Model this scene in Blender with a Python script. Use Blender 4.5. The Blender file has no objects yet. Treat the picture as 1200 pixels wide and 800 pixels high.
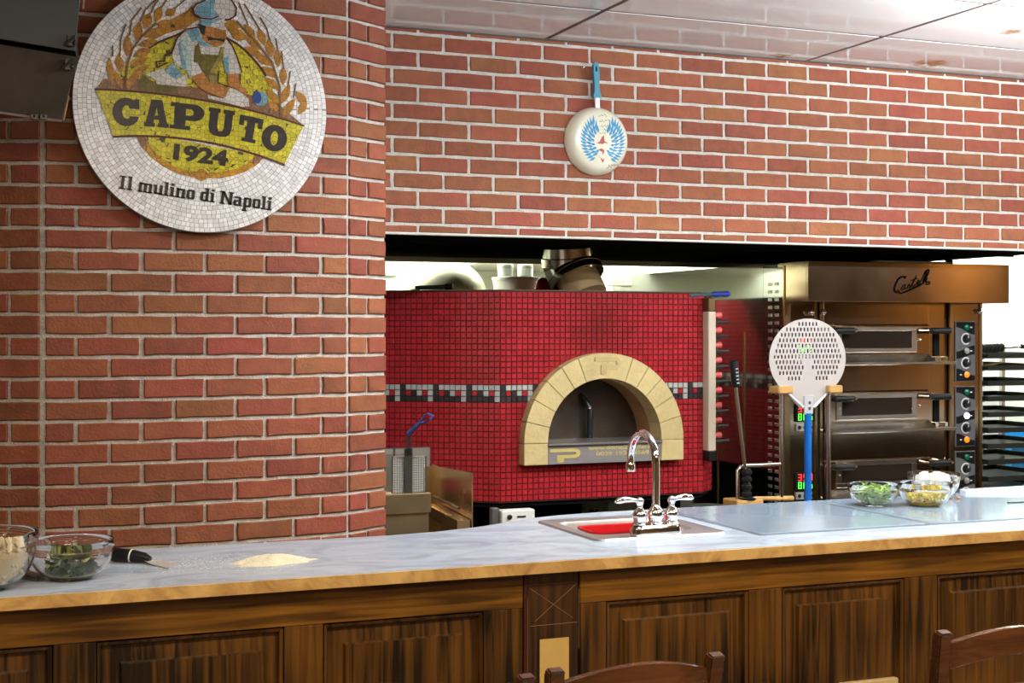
import bpy, bmesh, math, random
from math import sin, cos, pi, radians, sqrt, atan2
from mathutils import Vector, Matrix

RNG = random.Random(11)
scene = bpy.context.scene
COL = scene.collection

# ------------------------------------------------------------------ camera, world, lights, exposure
F = 1653.0            # focal length in pixels of the 1200x800 frame
TH = radians(21.9)    # the camera looks this far to the right of the wall's normal
CZ = 1.58             # camera height
HY = 388.0            # row of the horizon
cT, sT = cos(TH), sin(TH)

cam_data = bpy.data.cameras.new('camera')
cam_data.sensor_width = 36.0
cam_data.lens = 36.0 * F / 1200.0
cam_data.shift_y = -(400.0 - HY) / 1200.0
cam_data.clip_start = 0.05
cam = bpy.data.objects.new('camera', cam_data)
cam.location = (0, 0, CZ)
cam.rotation_euler = (pi / 2, 0, -TH)
COL.objects.link(cam)
scene.camera = cam

world = bpy.data.worlds.new('world')
scene.world = world
world.use_nodes = True
world.node_tree.nodes['Background'].inputs[0].default_value = (0.9, 0.95, 1.0, 1)
world.node_tree.nodes['Background'].inputs[1].default_value = 0.05

scene.view_settings.view_transform = 'Standard'
scene.view_settings.look = 'None'
scene.view_settings.gamma = 1.0
scene.view_settings.use_curve_mapping = False
scene.view_settings.exposure = 0.42

DINING = (1.0, 0.84, 0.62)
COOL = (0.90, 0.96, 1.0)
KITCH = (0.93, 1.0, 0.86)
# (x, y, watts, colour): recessed panels in the ceiling grid; the fixtures are built further down
TROFFERS = [(0.35, 1.4, 38, DINING), (2.85, 1.4, 42, DINING), (5.3, 1.4, 36, DINING),
            (-2.1, 1.4, 18, DINING), (0.35, -1.05, 22, DINING), (2.85, -1.05, 22, DINING)]
# (x0, x1, y, z, watts down, watts up): unseen linear lights added to wash the wall and ceiling
WASH_LIGHTS = [(1.75, 2.85, 3.45, 2.62, 42, 40), (3.5, 4.8, 3.6, 2.42, 36, 105), (5.3, 6.5, 3.6, 2.42, 22, 70)]
# (x0, x1, y, z, watts): fluorescent tubes along the kitchen's rear wall
TUBES = [(1.3, 3.2, 7.2, 2.45, 48), (3.4, 5.0, 7.2, 2.45, 40), (5.3, 7.3, 7.0, 2.45, 90)]

# ------------------------------------------------------------------ projecting photograph pixels onto real planes
def XA(px, Y):
    r = (px - 600) / F
    return Y * (r * cT + sT) / (cT - r * sT)
def DA(px, Y):
    r = (px - 600) / F
    return Y / (cT - r * sT)
def ZA(px, py, Y):
    return CZ + (HY - py) * DA(px, Y) / F
def PZ(px, py, z):
    d = (CZ - z) * F / (py - HY)
    r = (px - 600) / F
    return d * (r * cT + sT), d * (cT - r * sT)

# ------------------------------------------------------------------ materials
MATS = {}
def M(name, col, rough=0.5, metal=0.0, var=0.0, vscale=8.0, bump=0.0, bscale=60.0, island=0.0, objrand=0.0,
      hue=0.0, coat=0.0, emit=None, emit_s=1.0, trans=0.0, ior=1.45, rvar=0.0, stretch=(1, 1, 1), spec=0.5, sss=0.0):
    if name in MATS:
        return MATS[name]
    m = bpy.data.materials.new(name)
    m.use_nodes = True
    nt = m.node_tree
    b = nt.nodes['Principled BSDF']
    N, L = nt.nodes.new, nt.links.new
    b.inputs['Roughness'].default_value = rough
    b.inputs['Metallic'].default_value = metal
    b.inputs['IOR'].default_value = ior
    b.inputs['Specular IOR Level'].default_value = spec
    b.inputs['Coat Weight'].default_value = coat
    b.inputs['Coat Roughness'].default_value = 0.08
    b.inputs['Transmission Weight'].default_value = trans
    if sss:
        b.inputs['Subsurface Weight'].default_value = sss
        b.inputs['Subsurface Radius'].default_value = (0.01, 0.008, 0.005)
    if emit:
        b.inputs['Emission Color'].default_value = (*emit, 1)
        b.inputs['Emission Strength'].default_value = emit_s
    b.inputs['Base Color'].default_value = (*col, 1)
    geo = N('ShaderNodeNewGeometry')
    mp = N('ShaderNodeMapping')
    mp.inputs['Scale'].default_value = stretch
    L(geo.outputs['Position'], mp.inputs['Vector'])
    fac = None
    def add(sock, amt, prev):
        mm = N('ShaderNodeMath'); mm.operation = 'MULTIPLY_ADD'
        L(sock, mm.inputs[0]); mm.inputs[1].default_value = 2 * amt; mm.inputs[2].default_value = -amt
        if prev is None:
            return mm.outputs[0]
        a = N('ShaderNodeMath'); a.operation = 'ADD'
        L(mm.outputs[0], a.inputs[0]); L(prev, a.inputs[1])
        return a.outputs[0]
    nz = None
    if var or rvar:
        nz = N('ShaderNodeTexNoise'); nz.inputs['Scale'].default_value = vscale
        nz.inputs['Detail'].default_value = 5.0; nz.inputs['Roughness'].default_value = 0.6
        L(mp.outputs[0], nz.inputs['Vector'])
    if var:
        fac = add(nz.outputs[0], var * 1.8, fac)
    if island:
        fac = add(geo.outputs['Random Per Island'], island, fac)
    oi = None
    if objrand or hue:
        oi = N('ShaderNodeObjectInfo')
    if objrand:
        fac = add(oi.outputs['Random'], objrand, fac)
    if fac is not None or hue:
        h = N('ShaderNodeHueSaturation')
        h.inputs['Color'].default_value = (*col, 1)
        if fac is not None:
            a = N('ShaderNodeMath'); a.operation = 'ADD'; a.inputs[1].default_value = 1.0
            L(fac, a.inputs[0]); L(a.outputs[0], h.inputs['Value'])
        if hue:
            n2 = N('ShaderNodeTexNoise'); n2.inputs['Scale'].default_value = 7.0; n2.inputs['Detail'].default_value = 3
            L(geo.outputs['Position'], n2.inputs['Vector'])
            w = N('ShaderNodeTexWhiteNoise'); w.noise_dimensions = '1D'
            L(oi.outputs['Random'], w.inputs['W'])
            sm = N('ShaderNodeMath'); sm.operation = 'ADD'
            L(n2.outputs[0], sm.inputs[0]); L(w.outputs['Value'], sm.inputs[1])
            mm = N('ShaderNodeMath'); mm.operation = 'MULTIPLY_ADD'
            L(sm.outputs[0], mm.inputs[0]); mm.inputs[1].default_value = hue; mm.inputs[2].default_value = 0.5 - hue * 0.84
            L(mm.outputs[0], h.inputs['Hue'])
        L(h.outputs[0], b.inputs['Base Color'])
    if rvar:
        mm = N('ShaderNodeMath'); mm.operation = 'MULTIPLY_ADD'
        L(nz.outputs[0], mm.inputs[0]); mm.inputs[1].default_value = 2 * rvar; mm.inputs[2].default_value = rough - rvar
        L(mm.outputs[0], b.inputs['Roughness'])
    if bump:
        n3 = N('ShaderNodeTexNoise'); n3.inputs['Scale'].default_value = bscale; n3.inputs['Detail'].default_value = 4
        L(mp.outputs[0], n3.inputs['Vector'])
        bp = N('ShaderNodeBump'); bp.inputs['Strength'].default_value = bump; bp.inputs['Distance'].default_value = 0.01
        L(n3.outputs[0], bp.inputs['Height']); L(bp.outputs[0], b.inputs['Normal'])
    MATS[name] = m
    return m

def wood_mat(name, dark, light, axis='Z', rough=0.35, coat=0.3, scale=1.0):
    """stained softwood: streaks along one axis with a few knots"""
    m = bpy.data.materials.new(name); m.use_nodes = True
    nt = m.node_tree; b = nt.nodes['Principled BSDF']; N, L = nt.nodes.new, nt.links.new
    geo = N('ShaderNodeNewGeometry'); mp = N('ShaderNodeMapping')
    sc = {'Z': (30, 30, 1.1), 'X': (1.1, 26, 26)}[axis]
    mp.inputs['Scale'].default_value = tuple(q * scale for q in sc)
    L(geo.outputs['Position'], mp.inputs['Vector'])
    n1 = N('ShaderNodeTexNoise'); n1.inputs['Scale'].default_value = 2.2; n1.inputs['Detail'].default_value = 6
    n1.inputs['Distortion'].default_value = 0.7
    L(mp.outputs[0], n1.inputs['Vector'])
    n2 = N('ShaderNodeTexNoise'); n2.inputs['Scale'].default_value = 3.0; n2.inputs['Detail'].default_value = 2
    L(geo.outputs['Position'], n2.inputs['Vector'])
    mx = N('ShaderNodeMath'); mx.operation = 'MULTIPLY_ADD'
    L(n2.outputs[0], mx.inputs[0]); mx.inputs[1].default_value = 0.7; mx.inputs[2].default_value = -0.35
    ad = N('ShaderNodeMath'); ad.operation = 'ADD'
    L(n1.outputs[0], ad.inputs[0]); L(mx.outputs[0], ad.inputs[1])
    cr = N('ShaderNodeValToRGB')
    e = cr.color_ramp.elements
    e[0].position = 0.36; e[0].color = (*dark, 1)
    e[1].position = 0.80; e[1].color = (*light, 1)
    mid = cr.color_ramp.elements.new(0.52)
    mid.color = (*[0.62 * a + 0.38 * q for a, q in zip(dark, light)], 1)
    L(ad.outputs[0], cr.inputs[0]); L(cr.outputs[0], b.inputs['Base Color'])
    b.inputs['Roughness'].default_value = rough; b.inputs['Coat Weight'].default_value = coat
    b.inputs['Coat Roughness'].default_value = 0.2
    bp = N('ShaderNodeBump'); bp.inputs['Strength'].default_value = 0.12; bp.inputs['Distance'].default_value = 0.004
    L(n1.outputs[0], bp.inputs['Height']); L(bp.outputs[0], b.inputs['Normal'])
    MATS[name] = m
    return m

def marble_mat(name, base, vein, scale=3.0, rough=0.18):
    m = bpy.data.materials.new(name); m.use_nodes = True
    nt = m.node_tree; b = nt.nodes['Principled BSDF']; N, L = nt.nodes.new, nt.links.new
    geo = N('ShaderNodeNewGeometry'); mp = N('ShaderNodeMapping')
    mp.inputs['Rotation'].default_value = (0.3, 0.2, 0.6); mp.inputs['Scale'].default_value = (1.0, 1.8, 1.0)
    L(geo.outputs['Position'], mp.inputs['Vector'])
    n1 = N('ShaderNodeTexNoise'); n1.inputs['Scale'].default_value = scale; n1.inputs['Detail'].default_value = 8
    n1.inputs['Distortion'].default_value = 1.4; n1.inputs['Roughness'].default_value = 0.65
    L(mp.outputs[0], n1.inputs['Vector'])
    cr = N('ShaderNodeValToRGB'); e = cr.color_ramp.elements
    e[0].position = 0.34; e[0].color = (*vein, 1); e[1].position = 0.60; e[1].color = (*base, 1)
    L(n1.outputs[0], cr.inputs[0]); L(cr.outputs[0], b.inputs['Base Color'])
    b.inputs['Roughness'].default_value = rough
    MATS[name] = m
    return m

def mosaic_mat(name, col, grout=(0.07, 0.05, 0.03), scale=64.0, rough=0.3, var=0.20):
    """cut glass pieces with dark grout lines (fine relief on inlaid shapes)"""
    m = bpy.data.materials.new(name); m.use_nodes = True
    nt = m.node_tree; b = nt.nodes['Principled BSDF']; N, L = nt.nodes.new, nt.links.new
    geo = N('ShaderNodeNewGeometry')
    v = N('ShaderNodeTexVoronoi'); v.feature = 'DISTANCE_TO_EDGE'; v.inputs['Scale'].default_value = scale
    v2 = N('ShaderNodeTexVoronoi'); v2.feature = 'F1'; v2.inputs['Scale'].default_value = scale
    for q in (v, v2):
        q.inputs['Randomness'].default_value = 0.6
        L(geo.outputs['Position'], q.inputs['Vector'])
    sx = N('ShaderNodeSeparateColor'); L(v2.outputs['Color'], sx.inputs[0])
    h = N('ShaderNodeHueSaturation'); h.inputs['Color'].default_value = (*col, 1)
    mm = N('ShaderNodeMath'); mm.operation = 'MULTIPLY_ADD'; mm.inputs[1].default_value = 2 * var; mm.inputs[2].default_value = 1 - var
    L(sx.outputs[0], mm.inputs[0]); L(mm.outputs[0], h.inputs['Value'])
    lt = N('ShaderNodeMath'); lt.operation = 'LESS_THAN'; lt.inputs[1].default_value = 0.028
    L(v.outputs['Distance'], lt.inputs[0])
    mix = N('ShaderNodeMix'); mix.data_type = 'RGBA'
    L(lt.outputs[0], mix.inputs[0]); L(h.outputs[0], mix.inputs[6]); mix.inputs[7].default_value = (*grout, 1)
    L(mix.outputs[2], b.inputs['Base Color'])
    b.inputs['Roughness'].default_value = rough
    MATS[name] = m
    return m

# ------------------------------------------------------------------ mesh building
ORIGIN = {}
class MB:
    def __init__(self):
        self.v = []; self.f = []
    def add(self, vs, fs):
        o = len(self.v)
        self.v += [tuple(p) for p in vs]
        self.f += [tuple(i + o for i in f) for f in fs]
        return self
    def box(self, x0, x1, y0, y1, z0, z1):
        vs = [(x, y, z) for z in (z0, z1) for y in (y0, y1) for x in (x0, x1)]
        return self.add(vs, [(0, 2, 3, 1), (4, 5, 7, 6), (0, 1, 5, 4), (2, 6, 7, 3), (0, 4, 6, 2), (1, 3, 7, 5)])
    def obox(self, c, ax, ay, az, hx, hy, hz):
        c, ax, ay, az = Vector(c), Vector(ax), Vector(ay), Vector(az)
        vs = [c + ax * (sx * hx) + ay * (sy * hy) + az * (sz * hz) for sz in (-1, 1) for sy in (-1, 1) for sx in (-1, 1)]
        return self.add(vs, [(0, 2, 3, 1), (4, 5, 7, 6), (0, 1, 5, 4), (2, 6, 7, 3), (0, 4, 6, 2), (1, 3, 7, 5)])
    def prism(self, poly, fn, d0, d1):
        """poly: 2D outline; fn(u, v, d) -> 3D point; extruded from d0 to d1"""
        n = len(poly)
        vs = [fn(u, v, d0) for u, v in poly] + [fn(u, v, d1) for u, v in poly]
        fs = [tuple(range(n))[::-1], tuple(range(n, 2 * n))] + [(i, (i + 1) % n, n + (i + 1) % n, n + i) for i in range(n)]
        return self.add(vs, fs)
    def lathe(self, prof, c, n=32, axis=(0, 0, 1), caps=True):
        c = Vector(c); a = Vector(axis).normalized()
        u = a.orthogonal().normalized(); w = a.cross(u)
        vs, fs = [], []
        for r, h in prof:
            for k in range(n):
                t = 2 * pi * k / n
                vs.append(c + a * h + (u * cos(t) + w * sin(t)) * r)
        m = len(prof)
        for i in range(m - 1):
            for k in range(n):
                k2 = (k + 1) % n
                fs.append((i * n + k, i * n + k2, (i + 1) * n + k2, (i + 1) * n + k))
        if caps:
            fs.append(tuple(range(n))[::-1]); fs.append(tuple(range((m - 1) * n, m * n)))
        return self.add(vs, fs)
    def tube(self, path, r, n=10, caps=True, closed=False):
        P = [Vector(p) for p in path]; m = len(P)
        rs = r if isinstance(r, (list, tuple)) else [r] * m
        vs, fs = [], []
        up = None
        for i in range(m):
            if closed:
                t = P[(i + 1) % m] - P[i - 1]
            else:
                t = P[min(i + 1, m - 1)] - P[max(i - 1, 0)]
            t = t.normalized()
            if up is None:
                up = t.orthogonal().normalized()
            up = (up - t * up.dot(t))
            up = up.normalized() if up.length > 1e-6 else t.orthogonal().normalized()
            w = t.cross(up)
            for k in range(n):
                a = 2 * pi * k / n
                vs.append(P[i] + (up * cos(a) + w * sin(a)) * rs[i])
        seg = m if closed else m - 1
        for i in range(seg):
            j = (i + 1) % m
            for k in range(n):
                k2 = (k + 1) % n
                fs.append((i * n + k, i * n + k2, j * n + k2, j * n + k))
        if caps and not closed:
            fs.append(tuple(range(n))[::-1]); fs.append(tuple(range((m - 1) * n, m * n)))
        return self.add(vs, fs)
    def ball(self, c, r, n=14, m=8, sq=(1, 1, 1)):
        c = Vector(c); vs, fs = [], []
        for i in range(1, m):
            t = pi * i / m
            for k in range(n):
                p = 2 * pi * k / n
                vs.append(c + Vector((sin(t) * cos(p) * sq[0], sin(t) * sin(p) * sq[1], cos(t) * sq[2])) * r)
        a = len(vs); vs += [c + Vector((0, 0, r * sq[2])), c - Vector((0, 0, r * sq[2]))]
        for i in range(m - 2):
            for k in range(n):
                k2 = (k + 1) % n
                fs.append((i * n + k, (i + 1) * n + k, (i + 1) * n + k2, i * n + k2))
        for k in range(n):
            k2 = (k + 1) % n
            fs.append((a, k, k2)); fs.append((a + 1, (m - 2) * n + k2, (m - 2) * n + k))
        return self.add(vs, fs)
    def mesh(self, name, off=(0, 0, 0), bevel=0.0, smooth=False, bseg=1):
        me = bpy.data.meshes.new(name)
        ox, oy, oz = off
        me.from_pydata([(x - ox, y - oy, z - oz) for x, y, z in self.v], [], self.f)
        bm = bmesh.new(); bm.from_mesh(me)
        bmesh.ops.recalc_face_normals(bm, faces=bm.faces)
        if bevel:
            es = [e for e in bm.edges if len(e.link_faces) == 2 and e.calc_face_angle(0) > 0.5]
            bmesh.ops.bevel(bm, geom=es, offset=bevel, segments=bseg, affect='EDGES', clamp_overlap=True)
        bm.to_mesh(me); bm.free()
        if smooth:
            me.shade_smooth(); me.set_sharp_from_angle(angle=radians(40))
        return me
    def build(self, name, mat, parent=None, bevel=0.0, smooth=False, origin=None, bseg=1):
        off = ORIGIN[parent.name] if parent else (origin or (0, 0, 0))
        me = self.mesh(name, off, bevel, smooth, bseg)
        me.materials.append(mat)
        o = bpy.data.objects.new(name, me)
        COL.objects.link(o)
        if parent:
            o.parent = parent
        else:
            o.location = off
        ORIGIN[o.name] = tuple(off)
        return o

def tag(o, label=None, cat=None, group=None, kind=None):
    if label: o['label'] = label
    if cat: o['category'] = cat
    if group: o['group'] = group
    if kind: o['kind'] = kind
    return o
def thing(name, loc, label, cat, group=None, kind=None):
    o = bpy.data.objects.new(name, None); COL.objects.link(o)
    o.empty_display_size = 0.05
    o.location = loc; ORIGIN[o.name] = tuple(loc)
    return tag(o, label, cat, group, kind)
def link_copy(name, me, parent, loc, rz=0.0):
    o = bpy.data.objects.new(name, me); COL.objects.link(o)
    off = ORIGIN[parent.name]
    o.parent = parent
    o.location = (loc[0] - off[0], loc[1] - off[1], loc[2] - off[2]); o.rotation_euler = (0, 0, rz)
    return o
def curve_tris(splines):
    """fill 2D outlines (holes allowed) -> verts, faces"""
    cu = bpy.data.curves.new('outline', 'CURVE'); cu.dimensions = '2D'; cu.fill_mode = 'BOTH'
    for pts in splines:
        sp = cu.splines.new('POLY'); sp.points.add(len(pts) - 1)
        for p, (x, y) in zip(sp.points, pts):
            p.co = (x, y, 0, 1)
        sp.use_cyclic_u = True
    return _curve_mesh(cu)
def text_tris(body, size=1.0, bold=0.0, shear=0.0, space=1.0):
    cu = bpy.data.curves.new('lettering', 'FONT'); cu.body = body; cu.size = size; cu.offset = bold; cu.shear = shear
    cu.space_character = space; cu.resolution_u = 3; cu.fill_mode = 'BOTH'
    return _curve_mesh(cu)
def _curve_mesh(cu):
    ob = bpy.data.objects.new('outline_tmp', cu); COL.objects.link(ob)
    dg = bpy.context.evaluated_depsgraph_get(); dg.update()
    me = bpy.data.meshes.new_from_object(ob.evaluated_get(dg))
    # keep only one sheet of faces, at z about 0
    vs = [(v.co.x, v.co.y) for v in me.vertices]
    seen, fs = set(), []
    for p in me.polygons:
        if abs(p.normal.z) < 0.5: continue
        key = frozenset((round(vs[i][0], 5), round(vs[i][1], 5)) for i in p.vertices)
        if key in seen: continue
        seen.add(key); fs.append(tuple(p.vertices))
    bpy.data.objects.remove(ob); bpy.data.meshes.remove(me); bpy.data.curves.remove(cu)
    return vs, fs
def slab(mb, vs, fs, fn, d0, d1):
    """a triangulated 2D sheet raised into a slab with rims"""
    n = len(vs)
    mb_v = [fn(u, v, d0) for u, v in vs] + [fn(u, v, d1) for u, v in vs]
    ff = [tuple(reversed(f)) for f in fs] + [tuple(i + n for i in f) for f in fs]
    cnt = {}
    for f in fs:
        for i in range(len(f)):
            a, b = f[i], f[(i + 1) % len(f)]
            cnt[(a, b)] = cnt.get((a, b), 0) + 1
    for (a, b) in list(cnt):
        if (b, a) not in cnt:
            ff.append((a, b, b + n, a + n))
    return mb.add(mb_v, ff)
def ellipse(cx, cy, rx, ry, n=24, rot=0.0):
    return [(cx + rx * cos(t) * cos(rot) - ry * sin(t) * sin(rot), cy + rx * cos(t) * sin(rot) + ry * sin(t) * cos(rot))
            for t in (2 * pi * k / n for k in range(n))]

# ------------------------------------------------------------------ palette
steel = M('brushed_steel', (0.62, 0.58, 0.52), 0.24, 1.0, var=0.10, vscale=5, rvar=0.08, bump=0.03, bscale=9)
steel_warm = M('oven_steel', (0.66, 0.50, 0.33), 0.13, 1.0, var=0.12, vscale=4, rvar=0.05, bump=0.10, bscale=3.5)
steel_side = M('polished_steel_sheet', (0.44, 0.43, 0.41), 0.07, 1.0, var=0.05, vscale=3, rvar=0.03)
chrome = M('chrome', (0.85, 0.85, 0.86), 0.05, 1.0)
black_plastic = M('black_plastic', (0.010, 0.010, 0.011), 0.38, spec=0.3)
black_matte = M('black_paint', (0.008, 0.0085, 0.008), 0.7, spec=0.0)
dark_steel = M('dark_steel', (0.06, 0.055, 0.05), 0.35, 0.8)
white_wall = M('white_plaster', (0.82, 0.84, 0.80), 0.6)
brick_m = M('red_brick', (0.268, 0.070, 0.033), 0.72, var=0.24, vscale=22, objrand=0.15, hue=0.024, bump=0.25, bscale=110)
mortar_m = M('grey_mortar', (0.60, 0.57, 0.52), 0.9, var=0.22, vscale=30, bump=0.6, bscale=160)
wood_v = wood_mat('stained_pine_upright', (0.010, 0.0042, 0.0007), (0.170, 0.068, 0.008), 'Z')
wood_h = wood_mat('stained_pine_rail', (0.055, 0.021, 0.002), (0.29, 0.122, 0.011), 'X')
wood_chair = wood_mat('chair_wood', (0.060, 0.019, 0.006), (0.13, 0.045, 0.014), 'X', rough=0.25, coat=0.6)
pale_wood = M('pale_wood', (0.52, 0.30, 0.10), 0.5, var=0.15, vscale=20, stretch=(1, 1, 6))
marble = marble_mat('grey_white_marble', (0.56, 0.66, 0.78), (0.38, 0.45, 0.55), 3.6, 0.26)
marble_edge = marble_mat('warm_lit_edge', (0.72, 0.46, 0.17), (0.42, 0.22, 0.07), 9.0, 0.3)  # warm room light is put into the edge's amber colour
glass = M('clear_glass', (1, 1, 1), 0.0, trans=1.0, ior=1.45)

# ================================================================== STRUCTURE
CEIL = 2.767
WY = 5.27          # face of the brick wall above the hatch
BACK = 7.6         # kitchen's rear wall
def struct(mb, name, mat, **k):
    return tag(mb.build(name, mat, **k), kind='structure')

floor_m = M('brown_floor_tile', (0.16, 0.10, 0.06), 0.35, var=0.2, vscale=3)
struct(MB().box(-4, 9, -4, 8, -0.1, 0.0), 'floor', floor_m)
tan = M('tan_wall_paint', (0.30, 0.19, 0.095), 0.7)
struct(MB().box(-4.1, -4, -4, 8, 0, 3.0), 'wall_west', tan)
struct(MB().box(9, 9.1, -4, 8, 0, 3.0), 'wall_east', tan)
struct(MB().box(-4, 9, -4.1, -4, 0, 3.0), 'wall_south', tan)
struct(MB().box(-4, -0.25, 4.98, 5.1, 0, CEIL + 0.2), 'wall_west_return', tan)

pan_w = wood_mat('wall_panelling', (0.10, 0.035, 0.010), (0.36, 0.17, 0.05), 'Z')
wpn = struct(MB().box(8.93, 9, -0.2, 0.75, 0, 2.6), 'trim_added_panel', M('honey_added_panel', (0.55, 0.30, 0.08), .5))  # added panel, gives the deck oven steel a gold reflection
win = struct(MB().box(8.97, 9, 2.0, 3.0, 0.9, 2.3), 'added_window', M('added_window_glow', (.8, .85, .9), .3, emit=(1, .96, .88), emit_s=1.6))  # added glowing pane, a bright area for the steel to reflect
MB().box(8.95, 8.972, 1.95, 2.0, .85, 2.35).box(8.95, 8.972, 3.0, 3.05, .85, 2.35).box(8.95, 8.972, 2.0, 3.0, .85, .9).box(8.95, 8.972, 2.0, 3.0, 2.3, 2.35).build('window_frame', M('added_window_white', (.7, .68, .6), .5), win)  # frame of the added pane
struct(MB().box(8.96, 9, -2.2, -1.2, 0, 2.1), 'added_door', M('added_door_dark', (.03, .018, .012), .4))  # added dark slab, a dark streak for the steel to reflect

# rear kitchen wall with glazed tiles
wall_back = struct(MB().box(0.5, 9, BACK, BACK + 0.1, 0, 3.0), 'wall_back', M('tile_grout', (0.62, 0.64, 0.56), 0.8), origin=(0, BACK, 0))
tile_m = M('cream_glazed_tile', (0.80, 0.82, 0.70), 0.25, objrand=0.05)
tw, tht = 0.152, 0.076
tile_me = MB().box(0, tw - 0.004, -0.006, 0, 0, tht - 0.004).mesh('wall_tile', bevel=0.0015); tile_me.materials.append(tile_m)
xa, xb = XA(695, BACK), XA(800, BACK)
for r in range(6):
    x = xa + (tw / 2 if r % 2 else 0)
    while x < xb:
        link_copy('wall_tile', tile_me, wall_back, (x, BACK, 1.70 + r * tht)); x += tw
struct(MB().box(0.4, 0.5, 5.2, BACK, 0, 3.0), 'wall_kitchen_left', white_wall)

# ceiling: slab, then grid of glossy panels
GX0, GY0, PW, PH = 2.268, 4.722, 1.245, 0.613
ceiling = struct(MB().box(-4, 9, -4, WY, CEIL + 0.012, CEIL + 0.1).box(-4, 9, WY, 8, 2.9, 3.0), 'ceiling',
                 M('ceiling_void', (0.55, 0.55, 0.54), 0.8), origin=(0, 0, CEIL))
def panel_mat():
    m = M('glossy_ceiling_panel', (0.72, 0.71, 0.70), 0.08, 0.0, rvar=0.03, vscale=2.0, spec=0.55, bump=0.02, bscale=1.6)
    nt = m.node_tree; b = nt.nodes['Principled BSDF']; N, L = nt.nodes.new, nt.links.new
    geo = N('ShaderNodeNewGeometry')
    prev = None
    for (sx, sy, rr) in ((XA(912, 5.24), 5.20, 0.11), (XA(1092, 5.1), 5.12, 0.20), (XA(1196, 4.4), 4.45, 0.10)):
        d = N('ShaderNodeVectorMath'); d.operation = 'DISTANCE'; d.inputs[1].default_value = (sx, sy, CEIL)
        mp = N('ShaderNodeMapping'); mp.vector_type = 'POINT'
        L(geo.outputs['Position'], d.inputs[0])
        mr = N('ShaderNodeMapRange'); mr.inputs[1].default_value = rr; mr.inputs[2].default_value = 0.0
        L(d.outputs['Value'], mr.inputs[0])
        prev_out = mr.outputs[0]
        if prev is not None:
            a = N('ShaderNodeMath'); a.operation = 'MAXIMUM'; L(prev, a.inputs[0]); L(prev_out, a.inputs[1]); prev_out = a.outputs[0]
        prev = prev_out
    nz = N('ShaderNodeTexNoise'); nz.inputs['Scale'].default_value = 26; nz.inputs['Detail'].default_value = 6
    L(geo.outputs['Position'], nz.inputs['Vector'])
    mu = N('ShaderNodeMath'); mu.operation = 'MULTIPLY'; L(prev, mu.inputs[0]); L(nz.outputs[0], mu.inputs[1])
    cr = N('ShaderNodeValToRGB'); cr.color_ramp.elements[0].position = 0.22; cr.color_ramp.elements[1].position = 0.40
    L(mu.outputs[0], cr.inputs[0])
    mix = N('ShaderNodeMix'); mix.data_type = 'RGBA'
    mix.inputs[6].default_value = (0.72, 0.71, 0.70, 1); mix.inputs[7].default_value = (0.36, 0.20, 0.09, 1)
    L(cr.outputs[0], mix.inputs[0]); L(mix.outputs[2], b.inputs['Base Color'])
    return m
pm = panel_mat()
g = 0.010
rows = [(GY0, WY)] + [(GY0 - PH * (k + 1), GY0 - PH * k) for k in range(3)]
for (y0, y1) in rows:
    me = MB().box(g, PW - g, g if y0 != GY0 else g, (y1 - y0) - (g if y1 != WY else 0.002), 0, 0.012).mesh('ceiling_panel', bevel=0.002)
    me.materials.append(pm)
    for k in range(-5, 5):
        X = GX0 + k * PW
        if X + PW > 8.9 or X < -3.9: continue
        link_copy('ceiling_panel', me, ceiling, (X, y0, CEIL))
grid = MB()
for (y0, y1) in rows:
    grid.box(-3.9, 8.9, y0 - g, y0 + g, CEIL + 0.002, CEIL + 0.012)
for k in range(-4, 6):
    X = GX0 + k * PW
    grid.box(X - g, X + g, GY0 - PH * 3, WY, CEIL + 0.001, CEIL + 0.0118)
grid.build('ceiling_grid', M('dark_grid_metal', (0.07, 0.05, 0.045), 0.5), ceiling)
MB().box(1.30, 8.9, WY - 0.010, WY, CEIL - 0.006, CEIL + 0.01).build('ceiling_edge_trim', M('dark_grid_metal', (0, 0, 0)), ceiling)

# bricks -----------------------------------------------------------
def brick_mesh(L, h, seed, depth=0.05):
    r = random.Random(seed)
    j = 0.0016
    nx = max(2, int(L / 0.045)); pts = []
    for k in range(nx): pts.append((L * k / nx, 0))
    pts += [(L, 0), (L, h * 0.5)]
    for k in range(nx): pts.append((L * (1 - k / nx), h))
    pts += [(0, h), (0, h * 0.5)]
    pts = [(x + r.uniform(-j, j), z + r.uniform(-j, j)) for x, z in pts]
    n = len(pts); c = (L / 2, h / 2)
    def inset(p, d):
        x, z = p
        return (x + (d if x < L * 0.1 else -d if x > L * 0.9 else 0), z + (d if z < h * 0.3 else -d if z > h * 0.7 else 0))
    rings = [[(x, depth, z) for x, z in pts], [(x, 0.0, z) for x, z in pts],
             [(*inset(p, 0.003), ) for p in pts]]
    rings[2] = [(x, -0.0030 + r.uniform(-0.0005, 0.0005), z) for x, z in rings[2]]
    mb = MB(); vs = rings[0] + rings[1] + rings[2]
    fs = [(a * n + i, a * n + (i + 1) % n, (a + 1) * n + (i + 1) % n, (a + 1) * n + i) for a in (0, 1) for i in range(n)]
    fs.append(tuple(range(2 * n, 3 * n)))
    mb.add(vs, fs)
    me = mb.mesh('brick'); me.materials.append(brick_m)
    return me
BCACHE = {}
def get_brick(L, h):
    key = (round(L * 250), round(h * 250), RNG.randrange(5))
    if key not in BCACHE:
        BCACHE[key] = brick_mesh(L, h, hash(key) & 0xffff)
    return BCACHE[key]
CP = 0.0678        # course pitch
JT = 0.0125        # joint

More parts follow.
